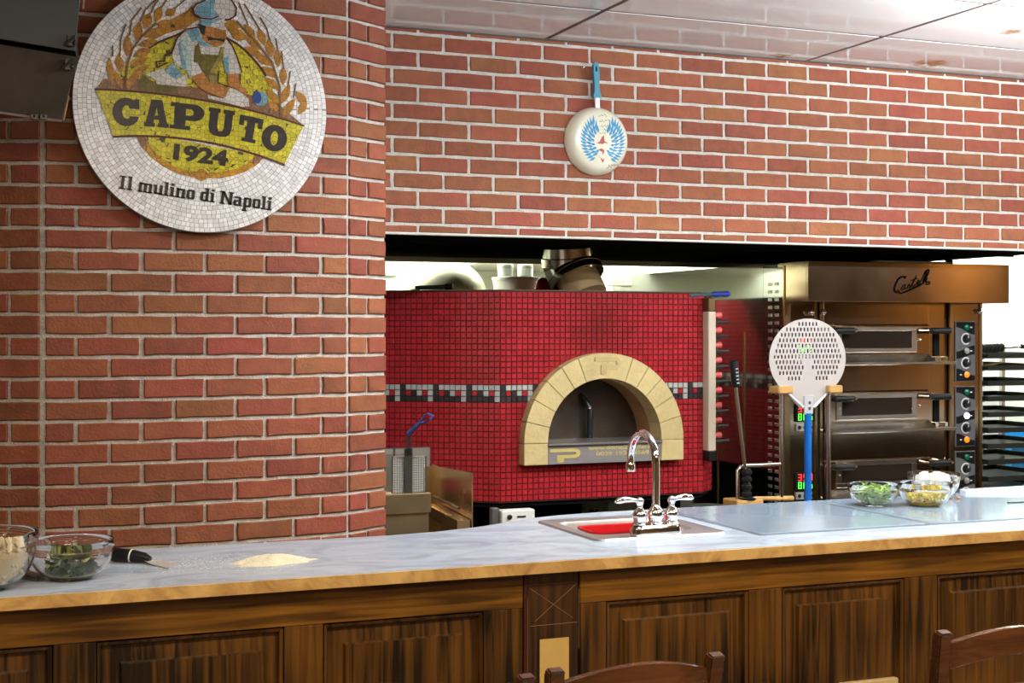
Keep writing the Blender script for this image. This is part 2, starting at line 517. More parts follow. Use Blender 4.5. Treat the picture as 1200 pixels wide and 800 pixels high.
# straight wall above the hatch
BOT = 1.968
wall_center = struct(MB().box(1.30, 5.75, WY, WY + 0.2, BOT, CEIL + 0.1), 'wall_center', mortar_m, origin=(0, WY, BOT))
BP = 0.2117
z = 2.005
course_bounds = [(BOT, 2.005 - JT)]
while z < CEIL:
    course_bounds.append((z, min(z + CP - JT, CEIL - 0.004))); z += CP
for k, (z0, z1) in enumerate(course_bounds):
    if z1 - z0 < 0.012: continue
    zt = 2.686 - 0.0005
    par = round((zt - (z0 if k else 2.005 - CP)) / CP) % 2
    x = 1.827 - 3 * BP + (BP / 2 if par else 0)
    while x < 5.72:
        x0 = max(x + JT / 2, 1.302); x1 = min(x + BP - JT / 2, 5.748)
        if x1 - x0 > 0.03:
            link_copy('brick', get_brick(x1 - x0, z1 - z0), wall_center, (x0 + RNG.uniform(-.001, .001), WY - 0.0015, z0))
        x += BP
# steel lintel lip and black soffit behind the wall
struct(MB().box(1.30, 5.75, WY - 0.006, WY + 0.035, BOT - 0.009, BOT - 0.0005), 'trim_lintel', M('pale_lintel_steel', (0.62, 0.61, 0.55), 0.35))
soffit = struct(MB().box(0.5, 4.97, WY + 0.04, 6.83, BOT - 0.008 - 0.001, BOT + 0.25).box(1.0, 4.97, WY + 0.35, WY + 0.37, BOT - 0.016, BOT), 'trim_soffit', black_matte)
struct(MB().box(0.5, 4.97, 6.83, 6.86, BOT - 0.035, BOT + 0.26), 'trim_soffit_edge', M('pale_green_trim', (0.45, 0.47, 0.33), 0.5))

# curved brick pier on the left
P50 = Vector((XA(50, 4.655), 4.655, 0))
LM = 1.005
def heading(s):
    return radians(-8.0 + 21.0 * s / LM)
SAMP = [P50.copy()]
NS = 400
for i in range(NS):
    a = heading((i + 0.5) * LM / NS)
    SAMP.append(SAMP[-1] + Vector((cos(a), sin(a), 0)) * (LM / NS))
def pier(s):
    if s < 0:
        a = radians(-21.0); return P50 + Vector((cos(a), sin(a), 0)) * s
    if s > LM:
        a = radians(32.0); return SAMP[-1] + Vector((cos(a), sin(a), 0)) * (s - LM)
    t = s / LM * NS; i = min(int(t), NS - 1)
    return SAMP[i].lerp(SAMP[i + 1], t - i)
WF = 0.195
best = min((abs((lambda p: 600 + F * (p.x * cT - p.y * sT) / (p.y * cT + p.x * sT))(pier(LM + w / 1000)) - 452.5), w / 1000) for w in range(120, 300))
WF = best[1]
LL = 0.52
outline = [pier(-LL)] + [pier(LM * k / 12) for k in range(13)] + [pier(LM + WF)]
nin = 0.006
prof = [(p.x, p.y + nin) for p in outline]
prof[-1] = (prof[-1][0] - 0.005, prof[-1][1])
prof += [(prof[-1][0], 5.25), (prof[0][0], 5.25)]
pier_core = MB().prism(prof, lambda u, v, d: (u, v, d), 0.0, CEIL)
wall_left = struct(pier_core, 'wall_left', mortar_m, origin=(P50.x, P50.y, 0))
def pier_brick(s0, s1, z0, z1):
    a, b = pier(s0), pier(s1)
    L = (b - a).length
    ang = atan2(b.y - a.y, b.x - a.x)
    n = Vector((sin(ang), -cos(ang), 0)) * 0.001
    link_copy('brick', get_brick(L, z1 - z0), wall_left, (a.x + n.x, a.y + n.y, z0), ang)
zj = CZ + (HY - 20) * 4.81 / F
k = 2
B5 = LM / 5
while zj + k * CP > 0.80:
    z0 = zj + (k - 1) * CP + JT / 2; z1 = min(z0 + CP - JT, CEIL - 0.003)
    if z1 - z0 > 0.02:
        A = (k % 2 == 0)       # course with half bricks at the ends
        if A:
            cuts = [0] + [B5 * (q + 0.5) for q in range(5)] + [LM]
        else:
            cuts = [B5 * q for q in range(6)]
        for q in range(len(cuts) - 1):
            j0 = JT / 2 + (0.002 if q == 0 else 0); j1 = JT / 2
            pier_brick(cuts[q] + j0 + RNG.uniform(-.001, .001), cuts[q + 1] - j1, z0, z1)
        lc = [0, -0.105, -0.305, -0.505] if A else [0, -0.205, -0.405, -0.515]
        for q in range(3):
            pier_brick(lc[q + 1] + JT / 2, lc[q] - (0.010 if q == 0 else JT / 2), z0, z1)
        rc = [0, WF / 2, WF] if A else [0, WF]
        for q in range(len(rc) - 1):
            pier_brick(LM + rc[q] + JT / 2, LM + rc[q + 1] - (JT / 2 if rc[q + 1] < WF else 0.003), z0, z1)
    k -= 1
PIER_MIN_Y = min(p.y for p in SAMP) - 0.008

# ================================================================== COUNTER
CTOP = 1.0
FY = 3.27
EDGE_T = 0.030
sx0, sx1, sy0, sy1 = 1.665, 2.085, 3.515, 3.955      # sink rim
hole = [(sx0 + .02, sy0 + .02), (sx1 - .02, sy0 + .02), (sx1 - .02, sy1 - .02), (sx0 + .02, sy1 - .02)]
top_poly = [(-1.2, FY + 0.004), (6.9, FY + 0.004), (6.9, 4.10), (1.95, 4.095), (1.80, 4.075), (1.70, 4.045), (1.60, 3.99), (1.47, 3.92), (1.32, 3.87),
            (1.165, 3.85), (-1.2, 3.85)]
vs, fs = curve_tris([top_poly, hole])
ctr = thing('countertop', (2.8, 3.7, CTOP - EDGE_T), 'long grey-white marble countertop with an amber front edge', 'countertop')
slab(MB(), vs, fs, lambda u, v, d: (u, v, d), CTOP - EDGE_T, CTOP).build('slab', marble, ctr)
MB().box(-1.2, 6.9, FY - 0.004, FY + 0.004, CTOP - EDGE_T, CTOP - 0.0015).build('front_edge', marble_edge, ctr)['label'] = 'veined marble edge with warm light in its amber colour'

# wooden bar front ------------------------------------------------
CY = 3.305
def XC(px): return XA(px, CY)
zt_rail = CTOP - EDGE_T - 0.002
rail_bot = ZA(400, 729, CY)
body_m = M('dark_cabinet_board', (0.020, 0.008, 0.003), 0.6)
def raised_panel(root, x0, x1, z0, z1):
    """a recessed field with a bevelled, slightly raised centre"""
    e = 0.0025
    mb = MB()
    y_in, y_mid, y_out = CY + 0.020, CY + 0.016, CY + 0.005
    m = 0.052
    o = [(x0 + e, z0 + e), (x1 - e, z0 + e), (x1 - e, z1 - e), (x0 + e, z1 - e)]
    def ring(d, y): return [(x0 + d, y, z0 + d), (x1 - d, y, z0 + d), (x1 - d, y, z1 - d), (x0 + d, y, z1 - d)]
    rs = [ring(e, CY + 0.034), ring(e, CY + 0.002), ring(0.010, CY + 0.006), ring(0.014, CY + 0.018), ring(m, y_mid), ring(m + 0.004, y_out)]
    v = [p for r_ in rs for p in r_]
    f = [(a * 4 + i, a * 4 + (i + 1) % 4, (a + 1) * 4 + (i + 1) % 4, (a + 1) * 4 + i) for a in range(len(rs) - 1) for i in range(4)]
    f += [(0, 1, 2, 3), tuple(len(v) - 4 + q for q in range(4))]
    mb.add(v, f)
    return mb.build('raised_panel', wood_v, root)
def cabinet(x0, x1, panels, label):
    """panels: list of (x0, x1) of the recessed fields"""
    root = thing('bar_cabinet', ((x0 + x1) / 2, CY + 0.2, 0), label, 'cabinet')
    MB().box(x0, x1, CY + 0.036, CY + 0.05, 0.0, zt_rail - 0.005).box(x0, x0 + 0.018, CY + 0.05, CY + 0.44, 0, zt_rail - 0.005).box(
        x1 - 0.018, x1, CY + 0.05, CY + 0.44, 0, zt_rail - 0.005).build('body', body_m, root)
    MB().box(x0, x1, CY, CY + 0.034, rail_bot, zt_rail).build('top_rail', wood_h, root, bevel=0.0015)
    MB().box(x0, x1, CY, CY + 0.034, 0.0, 0.14).build('bottom_rail', wood_h, root, bevel=0.0015)
    xs = [x0] + [q for p in panels for q in p] + [x1]
    for i in range(0, len(xs), 2):
        if xs[i + 1] - xs[i] > 0.01:
            MB().box(xs[i] + .0005, xs[i + 1] - .0005, CY + 0.0005, CY + 0.034, 0.141, rail_bot - 0.001).build('stile', wood_v, root, bevel=0.0015)
    for a, b in panels:
        raised_panel(root, a, b, 0.142, rail_bot - 0.001)
    return root
LX = XC(613)
cabinet(-1.15, LX, [(-1.08, XC(-165)), (XC(-120), XC(62)), (XC(113), XC(333)), (XC(379), XC(567))],
        'dark stained wooden bar front left of the narrow post with yellow tag')
RX = XC(680)
cabinet(RX, 6.85, [(XC(711), XC(878)), (XC(917), XC(1060)), (XC(1099), XC(1222)), (XC(1258), XC(1360)), (XC(1390), XC(1470))],
        'dark stained wooden bar front right of the narrow post with yellow tag')
# narrow post between the two fronts
post = thing('bar_post', ((LX + RX) / 2, CY + 0.1, 0), 'narrow dark wooden post scratched with a cross between the two bar fronts', 'post')
pw0, pw1 = LX + 0.012, RX - 0.004
post_wood = wood_mat('dark_post_wood', (0.012, 0.005, 0.002), (0.085, 0.034, 0.010), 'Z')
MB().box(pw0, pw1, CY + 0.004, CY + 0.16, 0, zt_rail).build('post_board', post_wood, post, bevel=0.002)
MB().box(LX + 0.001, pw0 - 0.002, CY - 0.004, CY + 0.05, 0, zt_rail).build('edge_strip', M('red_brown_strip', (0.06, 0.012, 0.006), 0.4), post, bevel=0.001)
pale_scr = M('pale_scratch', (0.20, 0.10, 0.035), 0.6)
scr = MB()
for (a, b) in (((619, 686), (677, 682)), ((621, 689), (672, 724)), ((676, 684), (628, 728)), ((622, 734), (677, 729)), ((619, 700), (619, 790)), ((679, 690), (679, 760))):
    pa = (XA(a[0], CY), CY + 0.004, ZA(*a, CY)); pb = (XA(b[0], CY), CY + 0.004, ZA(*b, CY))
    scr.tube([pa, pb], 0.0011, 5)
scr.build('scratch', pale_scr, post)['label'] = 'thin pale scratched cross'
ytag = M('yellow_card', (0.60, 0.40, 0.12), 0.55, var=0.06, vscale=30)
zb = 0.63
MB().box(XC(633), XC(667), CY + 0.0015, CY + 0.0045, zb, ZA(650, 748, CY)).build('yellow_tag', ytag, post)['label'] = 'plain yellow rectangle'
tag(MB().box(XC(983), XC(1049), CY - 0.016, CY + 0.004, 0.40, ZA(1017, 796, CY)).build('menu_board', M('pale_board', (0.60, 0.44, 0.22), 0.5), bevel=0.002,
    origin=(XC(1017), CY - 0.006, 0.40)), 'pale board hung low on the bar front between the middle and right chairs', 'board')

# covers of the prep wells and raised board ------------------------
cover_m = M('blue_grey_cover', (0.42, 0.56, 0.70), 0.12, 0.35, var=0.06, vscale=3, rvar=0.04)
rim_m = M('cover_rim', (0.36, 0.42, 0.48), 0.25, 0.6)
def cover(x0, x1, y0, y1, label):
    r = thing('prep_cover', ((x0 + x1) / 2, (y0 + y1) / 2, CTOP), label, 'cover', 'flat covers over the prep wells')
    MB().box(x0 + .012, x1 - .012, y0 + .012, y1 - .012, CTOP, CTOP + 0.005).build('lid', cover_m, r, bevel=0.001)
    rim = MB()
    rim.box(x0, x1, y0, y0 + .011, CTOP, CTOP + 0.003).box(x0, x1, y1 - .011, y1, CTOP, CTOP + 0.003)
    rim.box(x0, x0 + .011, y0 + .011, y1 - .011, CTOP, CTOP + 0.003).box(x1 - .011, x1, y0 + .011, y1 - .011, CTOP, CTOP + 0.003)
    rim.build('rim', rim_m, r)
    return r
cover(2.145, 2.735, 3.45, 4.07, 'blue-grey flat cover set in the marble next to the faucet')
cover(2.745, 3.60, 3.45, 4.07, 'blue-grey flat cover under the three glass bowls')
bx, by = PZ(1124, 579, CTOP)
tag(MB().prism([(bx, 4.03), (3.75, 3.86), (4.6, 3.86), (4.6, 4.085), (bx + .02, 4.085)], lambda u, v, d: (u, v, d), CTOP, CTOP + 0.016).build(
    'marble_board', marble_mat('white_marble_board', (0.80, 0.82, 0.84), (0.6, 0.62, 0.66), 5.0), origin=(4.1, 4.0, CTOP), bevel=0.002),
    'thin white board lying at the far right end of the counter', 'board')
cx, cy = PZ(1192, 590.5, CTOP)
tag(MB().obox((cx, cy, CTOP + .005), (1, -.1, 0), (.1, 1, 0), (0, 0, 1), .035, .006, .004).build('metal_clip', dark_steel, origin=(cx, cy, CTOP), bevel=0.001),
    'small dark metal clip by the white board on the counter', 'clip')

# sink ------------------------------------------------------------
sink = thing('bar_sink', ((sx0 + sx1) / 2, (sy0 + sy1) / 2, CTOP), 'small stainless steel drop-in sink in the marble counter', 'sink')
def rrect(x0, x1, y0, y1, r, n=5):
    out = []
    for cx_, cy_, a0 in ((x1 - r, y0 + r, -pi / 2), (x1 - r, y1 - r, 0), (x0 + r, y1 - r, pi / 2), (x0 + r, y0 + r, pi)):
        for q in range(n + 1):
            a = a0 + pi / 2 * q / n
            out.append((cx_ + r * cos(a), cy_ + r * sin(a)))
    return out
bin_ = (sx0 + 0.045, sx1 - 0.045, sy0 + 0.105, sy1 - 0.045)
outer = rrect(sx0, sx1, sy0, sy1, 0.03); inner = rrect(*bin_, 0.045)
n = len(outer)
mb = MB()
def rg(pts, zz): return [(x, y, zz) for x, y in pts]
def shrink(pts, d):
    cx_ = sum(p[0] for p in pts) / len(pts); cy_ = sum(p[1] for p in pts) / len(pts)
    return [(cx_ + (x - cx_) * (1 - d), cy_ + (y - cy_) * (1 - d)) for x, y in pts]
rings = [rg(outer, CTOP + .0005), rg(shrink(outer, .012), CTOP + .006), rg(shrink(outer, .05), CTOP + .003), rg(inner, CTOP + .002), rg(shrink(inner, .02), CTOP - .008),
         rg(shrink(inner, .08), CTOP - .125), rg(shrink(inner, .25), CTOP - .14)]
v = [p for r_ in rings for p in r_]
f = [(a * n + i, a * n + (i + 1) % n, (a + 1) * n + (i + 1) % n, (a + 1) * n + i) for a in range(len(rings) - 1) for i in range(n)]
f.append(tuple(range((len(rings) - 1) * n, len(rings) * n)))
mb.add(v, f).build('basin', M('sink_steel', (.72, .76, .80), .33, .9), sink, smooth=True)
bcx, bcy = (bin_[0] + bin_[1]) / 2, (bin_[2] + bin_[3]) / 2
MB().lathe([(0.001, .003), (.028, .003), (.034, 0)], (bcx, bcy, CTOP - .139), 20, caps=False).build('drain', chrome, sink, smooth=True)

# red tray standing in the basin
red_pl = M('red_plastic', (0.62, 0.015, 0.020), 0.3)
tx0, tx1, ty0, ty1 = 1.725, 1.965, 3.645, 3.79
ti = rrect(tx0, tx1, ty0, ty1, 0.03)
n = len(ti)
rr = [rg(shrink(ti, .12), CTOP - .138), rg(shrink(ti, .02), CTOP - .002), rg(shrink(ti, -.03), CTOP + .000), rg(shrink(ti, -.03), CTOP + .006), rg(shrink(ti, .05), CTOP + .004), rg(shrink(ti, .15), CTOP - .130)]
v = [p for r_ in rr for p in r_]
f = [(a * n + i, a * n + (i + 1) % n, (a + 1) * n + (i + 1) % n, (a + 1) * n + i) for a in range(len(rr) - 1) for i in range(n)]
f += [tuple(range(n)), tuple(range((len(rr) - 1) * n, len(rr) * n))]
tray = thing('plastic_tub', ((tx0 + tx1) / 2, (ty0 + ty1) / 2, CTOP - .138), 'bright red plastic tub sitting in the sink basin', 'tub')
MB().add(v, f).build('tub_shell', red_pl, tray, smooth=True)
MB().box(tx0 - .012, tx0 + .004, 3.69, 3.745, CTOP - .012, CTOP - .005).build('grip', red_pl, tray, bevel=0.002)

# faucet ----------------------------------------------------------
fx, fy = 1.872, 3.562
fau = thing('faucet', (fx, fy, CTOP + .003), 'chrome gooseneck faucet with two lever handles at the sink', 'faucet')
bp = rrect(fx - .078, fx + .078, fy - .026, fy + .026, .022)
mb = MB(); n = len(bp)
rr = [rg(bp, CTOP + .004), rg(bp, CTOP + .022), rg(shrink(bp, .06), CTOP + .030), rg(shrink(bp, .25), CTOP + .034)]
v = [p for r_ in rr for p in r_]
f = [(a * n + i, a * n + (i + 1) % n, (a + 1) * n + (i + 1) % n, (a + 1) * n + i) for a in range(3) for i in range(n)] + [tuple(range(n)), tuple(range(3 * n, 4 * n))]
mb.add(v, f).build('base_plate', chrome, fau, smooth=True)
zb = CTOP + .034
MB().lathe([(.021, -.002), (.023, .004), (.019, .008), (.022, .018), (.024, .030), (.019, .042), (.013, .050), (.012, .058)], (fx, fy, zb), 24).build('spout_collar', chrome, fau, smooth=True)
R_ = 0.080
path = [(fx, fy, zb + .05), (fx, fy, zb + .12), (fx, fy, CTOP + .205)]
for q in range(1, 17):
    a = pi - (pi * 1.02) * q / 16
    path.append((fx, fy + R_ + R_ * cos(a), CTOP + .205 + R_ * sin(a)))
path.append((fx, path[-1][1] - .001, CTOP + .190))
MB().tube(path, 0.0115, 16).build('spout', chrome, fau, smooth=True)
MB().lathe([(.0135, 0), (.0145, .004), (.0145, .020), (.0125, .026)], (fx, path[-1][1], CTOP + .168), 18).build('aerator', chrome, fau, smooth=True)
for sgn in (-1, 1):
    hx = fx + sgn * 0.0508
    b_ = MB().lathe([(.020, -.002), (.022, .004), (.017, .008), (.020, .020), (.021, .030), (.016, .040), (.009, .048), (.008, .054), (.012, .062), (.012, .070), (.006, .077), (.001, .078)],
                    (hx, fy, zb), 20).build('handle_valve', chrome, fau, smooth=True)
    d = Vector((sgn * 0.95, 0.10, 0.0)).normalized()
    p0 = Vector((hx, fy, zb + .066))
    MB().tube([p0, p0 + d * .02 + Vector((0, 0, .004)), p0 + d * .045 + Vector((0, 0, .006)), p0 + d * .066 + Vector((0, 0, .003)), p0 + d * .074],
              [.006, .007, .010, .009, .004], 12).build('lever', chrome, b_, smooth=True)

# ================================================================== BOWLS AND THINGS ON THE COUNTER
def glass_bowl(x, y, r, h, label, z=CTOP):
    root = thing('glass_bowl', (x, y, z), label, 'bowl', 'clear glass prep bowls on the counter')
    t = 0.0035
    fr = 0.48
    op = [(0.001, 0.002), (r * fr * .9, 0.002), (r * fr, 0.0), (r * fr * 1.04, 0.004)]
    for q in range(1, 9):
        a = q / 8
        op.append((r * (fr + (0.97 - fr) * sin(a * pi / 2) ** 0.9), h * (0.06 + 0.70 * a ** 1.5)))
    op += [(r * .985, h * .78), (r * 1.0, h * .80), (r * 1.0, h * .985), (r * .995, h)]
    ip = []
    for rad, hh in reversed(op[4:12]):
        ip.append((max(rad - t, .001), hh + t * .6))
    ip = [(r - t * 1.1, h), (r - t * 1.4, h * .97), (r - t * 1.5, h * .82)] + ip + [(r * fr * .8, 0.0075), (0.001, 0.0072)]
    MB().lathe(op + ip, (x, y, z), 48, caps=False).build('bowl_wall', glass, root, smooth=True)
    return root
def inner_r(r, h, z):
    a = max(min((z / h - 0.06) / 0.70, 1), 0) ** (1 / 1.5)
    return r * (0.48 + 0.49 * sin(a * pi / 2) ** .9) - 0.008
def leaf(mb, c, L, w, rnd, flat=0.6):
    d = Vector((rnd.uniform(-1, 1), rnd.uniform(-1, 1), rnd.uniform(-flat, flat))).normalized()
    u = d.orthogonal().normalized(); u.rotate(Matrix.Rotation(rnd.uniform(0, 6), 3, d)); nrm = d.cross(u)
    c = Vector(c)
    vs, fs = [], []
    prof_ = [(-.5, .05), (-.3, .75), (0, 1), (.3, .7), (.5, .05)]
    for t, q in prof_:
        for s in (-1, 0, 1):
            vs.append(c + d * (L * t) + u * (w * q * s * .5) + nrm * (L * .18 * (t * t * 4 - .4) + (0.10 * w if s == 0 else 0)))
    for i in range(4):
        for s in range(2):
            fs.append((i * 3 + s, i * 3 + s + 1, (i + 1) * 3 + s + 1, (i + 1) * 3 + s))
    mb.add(vs, fs)
def fill(name, label, cat, x, y, r, h, lo, hi, count, fn, mat, smooth=True, dome=0.3, z0=CTOP):
    rnd = random.Random(sum(map(ord, name + label))); mb = MB()
    for _ in range(count):
        zz = rnd.uniform(lo, hi)
        rad = (inner_r(r, h, min(zz, h * .78)) - .006) * sqrt(rnd.random()) * (1 - dome * max(0, (zz - lo) / (hi - lo)))
        t = rnd.uniform(0, 2 * pi)
        fn(mb, (x + rad * cos(t), y + rad * sin(t), z0 + zz), rnd)
    o = mb.build(name, mat, origin=(x, y, z0 + .01), smooth=smooth)
    return tag(o, label, cat, kind='stuff')
random.seed(3)
leaf_m = M('dark_basil', (0.10, 0.155, 0.045), 0.45, island=0.55, var=0.2, vscale=60)
leaf_l = M('pale_leaf', (0.46, 0.46, 0.14), 0.5, island=0.4)
x1_, y1_ = 0.275, 3.455
glass_bowl(x1_, y1_, .098, .092, 'glass bowl of dark wilted green leaves left of the scraper')
fill('basil_leaves', 'dark green basil leaves in the left glass bowl beside the scraper', 'leaves', x1_, y1_, .098, .092, .014, .068, 90, lambda mb, c, r: leaf(mb, c, r.uniform(.026, .045), r.uniform(.016, .028), r), leaf_m, dome=.45)
fill('leaf_stalks', 'pale stalks and ribs among the dark basil leaves', 'leaves', x1_, y1_, .098, .092, .012, .074, 46, lambda mb, c, r: leaf(mb, c, r.uniform(.02, .04), r.uniform(.006, .012), r), leaf_l, dome=.5)
oil = M('olive_oil', (0.24, 0.20, 0.015), 0.1)
def puddle(x, y, r, h, hh, mat, name, label):
    o = MB().lathe([(.001, .009), (inner_r(r, h, .012) - .004, .009), (inner_r(r, h, hh) - .003, hh), (.001, hh + .0005)], (x, y, CTOP), 30, caps=False).build(name, mat, origin=(x, y, CTOP + .009), smooth=True)
    return tag(o, label, 'oil', kind='stuff')
puddle(x1_, y1_, .098, .092, .014, oil, 'oil', 'dark oil pooled under the basil leaves')

x0_, y0_ = 0.075, 3.395
glass_bowl(x0_, y0_, .124, .128, 'large glass bowl of pale cheese cut off by the left edge')
cheese = M('pale_cheese', (0.74, 0.64, 0.44), 0.6, island=0.08, sss=0.0)
def shred(mb, c, r, L=.03, w=.0035):
    d = Vector((r.uniform(-1, 1), r.uniform(-1, 1), r.uniform(-.4, .4))).normalized(); c = Vector(c)
    b = d.orthogonal() * r.uniform(-.008, .008)
    mb.tube([c - d * L / 2, c + b, c + d * L / 2], w, 5)
fill('grated_cheese', 'pale grated cheese filling the large left glass bowl', 'cheese', x0_, y0_, .124, .128, .012, .100, 420, lambda mb, c, r: shred(mb, c, r, .036, .005), cheese, dome=.22)
tag(MB().lathe([(.001, .010), (.052, .010), (.078, .030), (.094, .056), (.10, .078), (.06, .090), (.001, .094)], (x0_, y0_, CTOP), 28, caps=False).build('cheese_mass', cheese, origin=(x0_, y0_, CTOP + .01), smooth=True),
    'dense pale cheese at the bottom of the large left bowl', 'cheese', kind='stuff')

xg, yg = 2.845, 3.875
glass_bowl(xg, yg, .083, .072, 'glass bowl of green pepper strips, leftmost of the three right bowls', CTOP + .005)
pep = M('green_pepper', (0.26, 0.42, 0.10), 0.3, island=0.45)
fill('pepper_strips', 'green pepper strips in a glass bowl on the right cover', 'vegetables', xg, yg, .083, .072, .012, .066, 150, lambda mb, c, r: leaf(mb, c, r.uniform(.03, .055), r.uniform(.006, .011), r, .25), pep, dome=.15, z0=CTOP + .005)
oni = M('pale_onion', (0.62, 0.70, 0.48), 0.3, island=0.2)
fill('onion_strips', 'pale onion strips among the green peppers', 'vegetables', xg, yg, .083, .072, .012, .060, 60, lambda mb, c, r: leaf(mb, c, r.uniform(.025, .05), r.uniform(.004, .009), r, .25), oni, dome=.15, z0=CTOP + .005)
xy_, yy_ = 3.005, 3.815
glass_bowl(xy_, yy_, .088, .076, 'glass bowl of yellow-green relish, front one of the right pair', CTOP + .005)
rel = M('yellow_relish', (0.52, 0.40, 0.06), 0.4, island=0.35)
fill('relish', 'yellow-green chopped relish in the front right glass bowl', 'relish', xy_, yy_, .088, .076, .012, .042, 150, lambda mb, c, r: mb.ball(c, r.uniform(.004, .009), 6, 4), rel, dome=.1, z0=CTOP + .005)
puddle(xy_, yy_, .088, .076, .018, M('golden_oil', (0.40, 0.26, 0.01), 0.15), 'golden_oil', 'golden oil under the yellow-green relish')
xm, ym = 3.175, 3.985
glass_bowl(xm, ym, .089, .085, 'glass bowl of white diced mozzarella, rear one of the right pair', CTOP + .005)
moz = M('white_mozzarella', (0.88, 0.87, 0.80), 0.5, island=0.06)
def cube_(mb, c, r):
    s = r.uniform(.006, .011); a = r.uniform(0, 3)
    mb.obox(c, (cos(a), sin(a), 0), (-sin(a), cos(a), 0), (0, 0, 1), s, s, s * .8)
fill('mozzarella_dice', 'white mozzarella dice in the rear right glass bowl', 'cheese', xm, ym, .089, .085, .012, .082, 220, cube_, moz, smooth=False, dome=.35, z0=CTOP + .005)
qx, qy = PZ(1112, 586.5, CTOP)
tag(MB().ball((qx, qy, CTOP + .011), .008, 8, 5, (1.5, 1, .7)).ball((qx + .03, qy - .01, CTOP + .010), .006, 8, 5, (1.6, 1, .7)).build('food_crumbs', M('orange_crumb', (0.45, 0.17, 0.04), .6), origin=(qx, qy, CTOP + .005), smooth=True),
    'orange crumbs beside the rear mozzarella bowl', 'crumbs', kind='stuff')

# scraper with black handle
sp_a = Vector((*PZ(131, 658.5, CTOP), CTOP)); sp_b = Vector((*PZ(176, 660, CTOP), CTOP)); sp_c = Vector((*PZ(204, 664, CTOP), CTOP))
scr_t = thing('bench_scraper', tuple(sp_a), 'scraper with a thick black handle lying behind the basil bowl', 'scraper')
dd = (sp_b - sp_a).normalized(); ln = (sp_b - sp_a).length
up = Vector((0, 0, 1))
MB().tube([sp_a + up * .017, sp_a + dd * ln * .1 + up * .019, sp_a + dd * ln * .5 + up * .018, sp_a + dd * ln * .85 + up * .014, sp_b + up * .009],
          [.0145, .018, .0165, .013, .008], 14).build('handle', black_plastic, scr_t, smooth=True)
MB().tube([sp_a + dd * ln * .50 + up * .018, sp_a + dd * ln * .535 + up * .0175], .0172, 14).build('handle_ring', M('white_ring', (.8, .8, .78), .4), scr_t)
side = dd.cross(up)
bl = MB()
b0 = sp_b - dd * .01 + up * .008
bl.add([b0 - side * .010, b0 + side * .010, sp_b + dd * .018 + side * .030 + up * .004, sp_c + side * .030 + up * .0016, sp_c - side * .022 + up * .0016, sp_b + dd * .018 - side * .026 + up * .004],
       [(0, 1, 2, 5), (5, 2, 3, 4)])
bl.add([p_ - up * .0013 for p_ in [Vector(q) for q in bl.v[:6]]], [(5, 2, 1, 0), (4, 3, 2, 5)])
bl.f += [(0, 6, 7, 1), (1, 7, 8, 2), (2, 8, 9, 3), (3, 9, 10, 4), (4, 10, 11, 5), (5, 11, 6, 0)]
bl.build('blade', M('scraper_steel', (0.70, 0.68, 0.65), .45, .5), scr_t)
# flat metal bar under the big bowl's right side
ka = Vector((*PZ(14, 672, CTOP), CTOP)); kb = Vector((*PZ(47, 681, CTOP), CTOP))
kd = (kb - ka).normalized(); ks = kd.cross(up)
ton = thing('tongs', tuple((ka + kb) / 2), 'flat brushed metal tongs handle sticking out between the two left bowls', 'tongs')
for q, dz in ((0, .004), (1, .012)):
    MB().obox((ka + kb) / 2 + up * dz, kd, ks, up, (kb - ka).length / 2, .012, .003).build('arm', M('worn_steel', (0.35, .32, .28), .35, 1.0, bump=.1, bscale=80), ton, bevel=.001)
MB().tube([kb + ks * .008 + up * .004, kb + kd * .004 + up * .008, kb + ks * .008 + up * .012], .0025, 6).build('hinge', dark_steel, ton)

# flour -----------------------------------------------------------
flour = M('flour', (0.86, 0.78, 0.58), 0.9, var=0.08, vscale=60, bump=.5, bscale=200)
hx_, hy_ = PZ(318, 659, CTOP)
rnd = random.Random(5)
mb = MB(); nn, mm = 36, 10
vs = []
for i in range(mm + 1):
    q = i / mm
    for kk in range(nn):
        t = 2 * pi * kk / nn
        rad = q * (1 + .12 * sin(3 * t + 1) + .07 * sin(7 * t) + .05 * rnd.uniform(-1, 1))
        hgt = .019 * (max(0, 1 - q * q) ** 1.6) * (1 + .30 * sin(4 * t + 5 * q) * q + .2 * sin(7 * t) * q) + rnd.uniform(0, .0022) * (1 - q)
        vs.append((hx_ + rad * .105 * cos(t), hy_ + rad * .055 * sin(t), CTOP + .0004 + hgt))
fs = [(i * nn + a, i * nn + (a + 1) % nn, (i + 1) * nn + (a + 1) % nn, (i + 1) * nn + a) for i in range(mm) for a in range(nn)]
mb.add(vs, fs)
tag(mb.build('flour_heap', flour, origin=(hx_, hy_, CTOP), smooth=True), 'small heap of cream flour on the counter under the round sign', 'flour', kind='stuff')
mb = MB()
for _ in range(700):
    px_ = rnd.gauss(250, 48); py_ = rnd.gauss(658, 6) - (px_ - 300) * .04
    X_, Y_ = PZ(px_, py_, CTOP)
    if not (FY + .02 < Y_ < 3.83): continue
    s_ = rnd.uniform(.0006, .0018)
    mb.add([(X_ - s_, Y_, CTOP + .0003), (X_, Y_ - s_, CTOP + .0003), (X_ + s_, Y_, CTOP + .0003), (X_, Y_ + s_, CTOP + .0003), (X_, Y_, CTOP + .0003 + s_ * .5)], [(0, 1, 4), (1, 2, 4), (2, 3, 4), (3, 0, 4)])
tag(mb.build('flour_dust', M('flour_white', (.88, .85, .78), .9), origin=(hx_, hy_, CTOP)), 'scattered white flour dust around the flour heap', 'flour', kind='stuff')

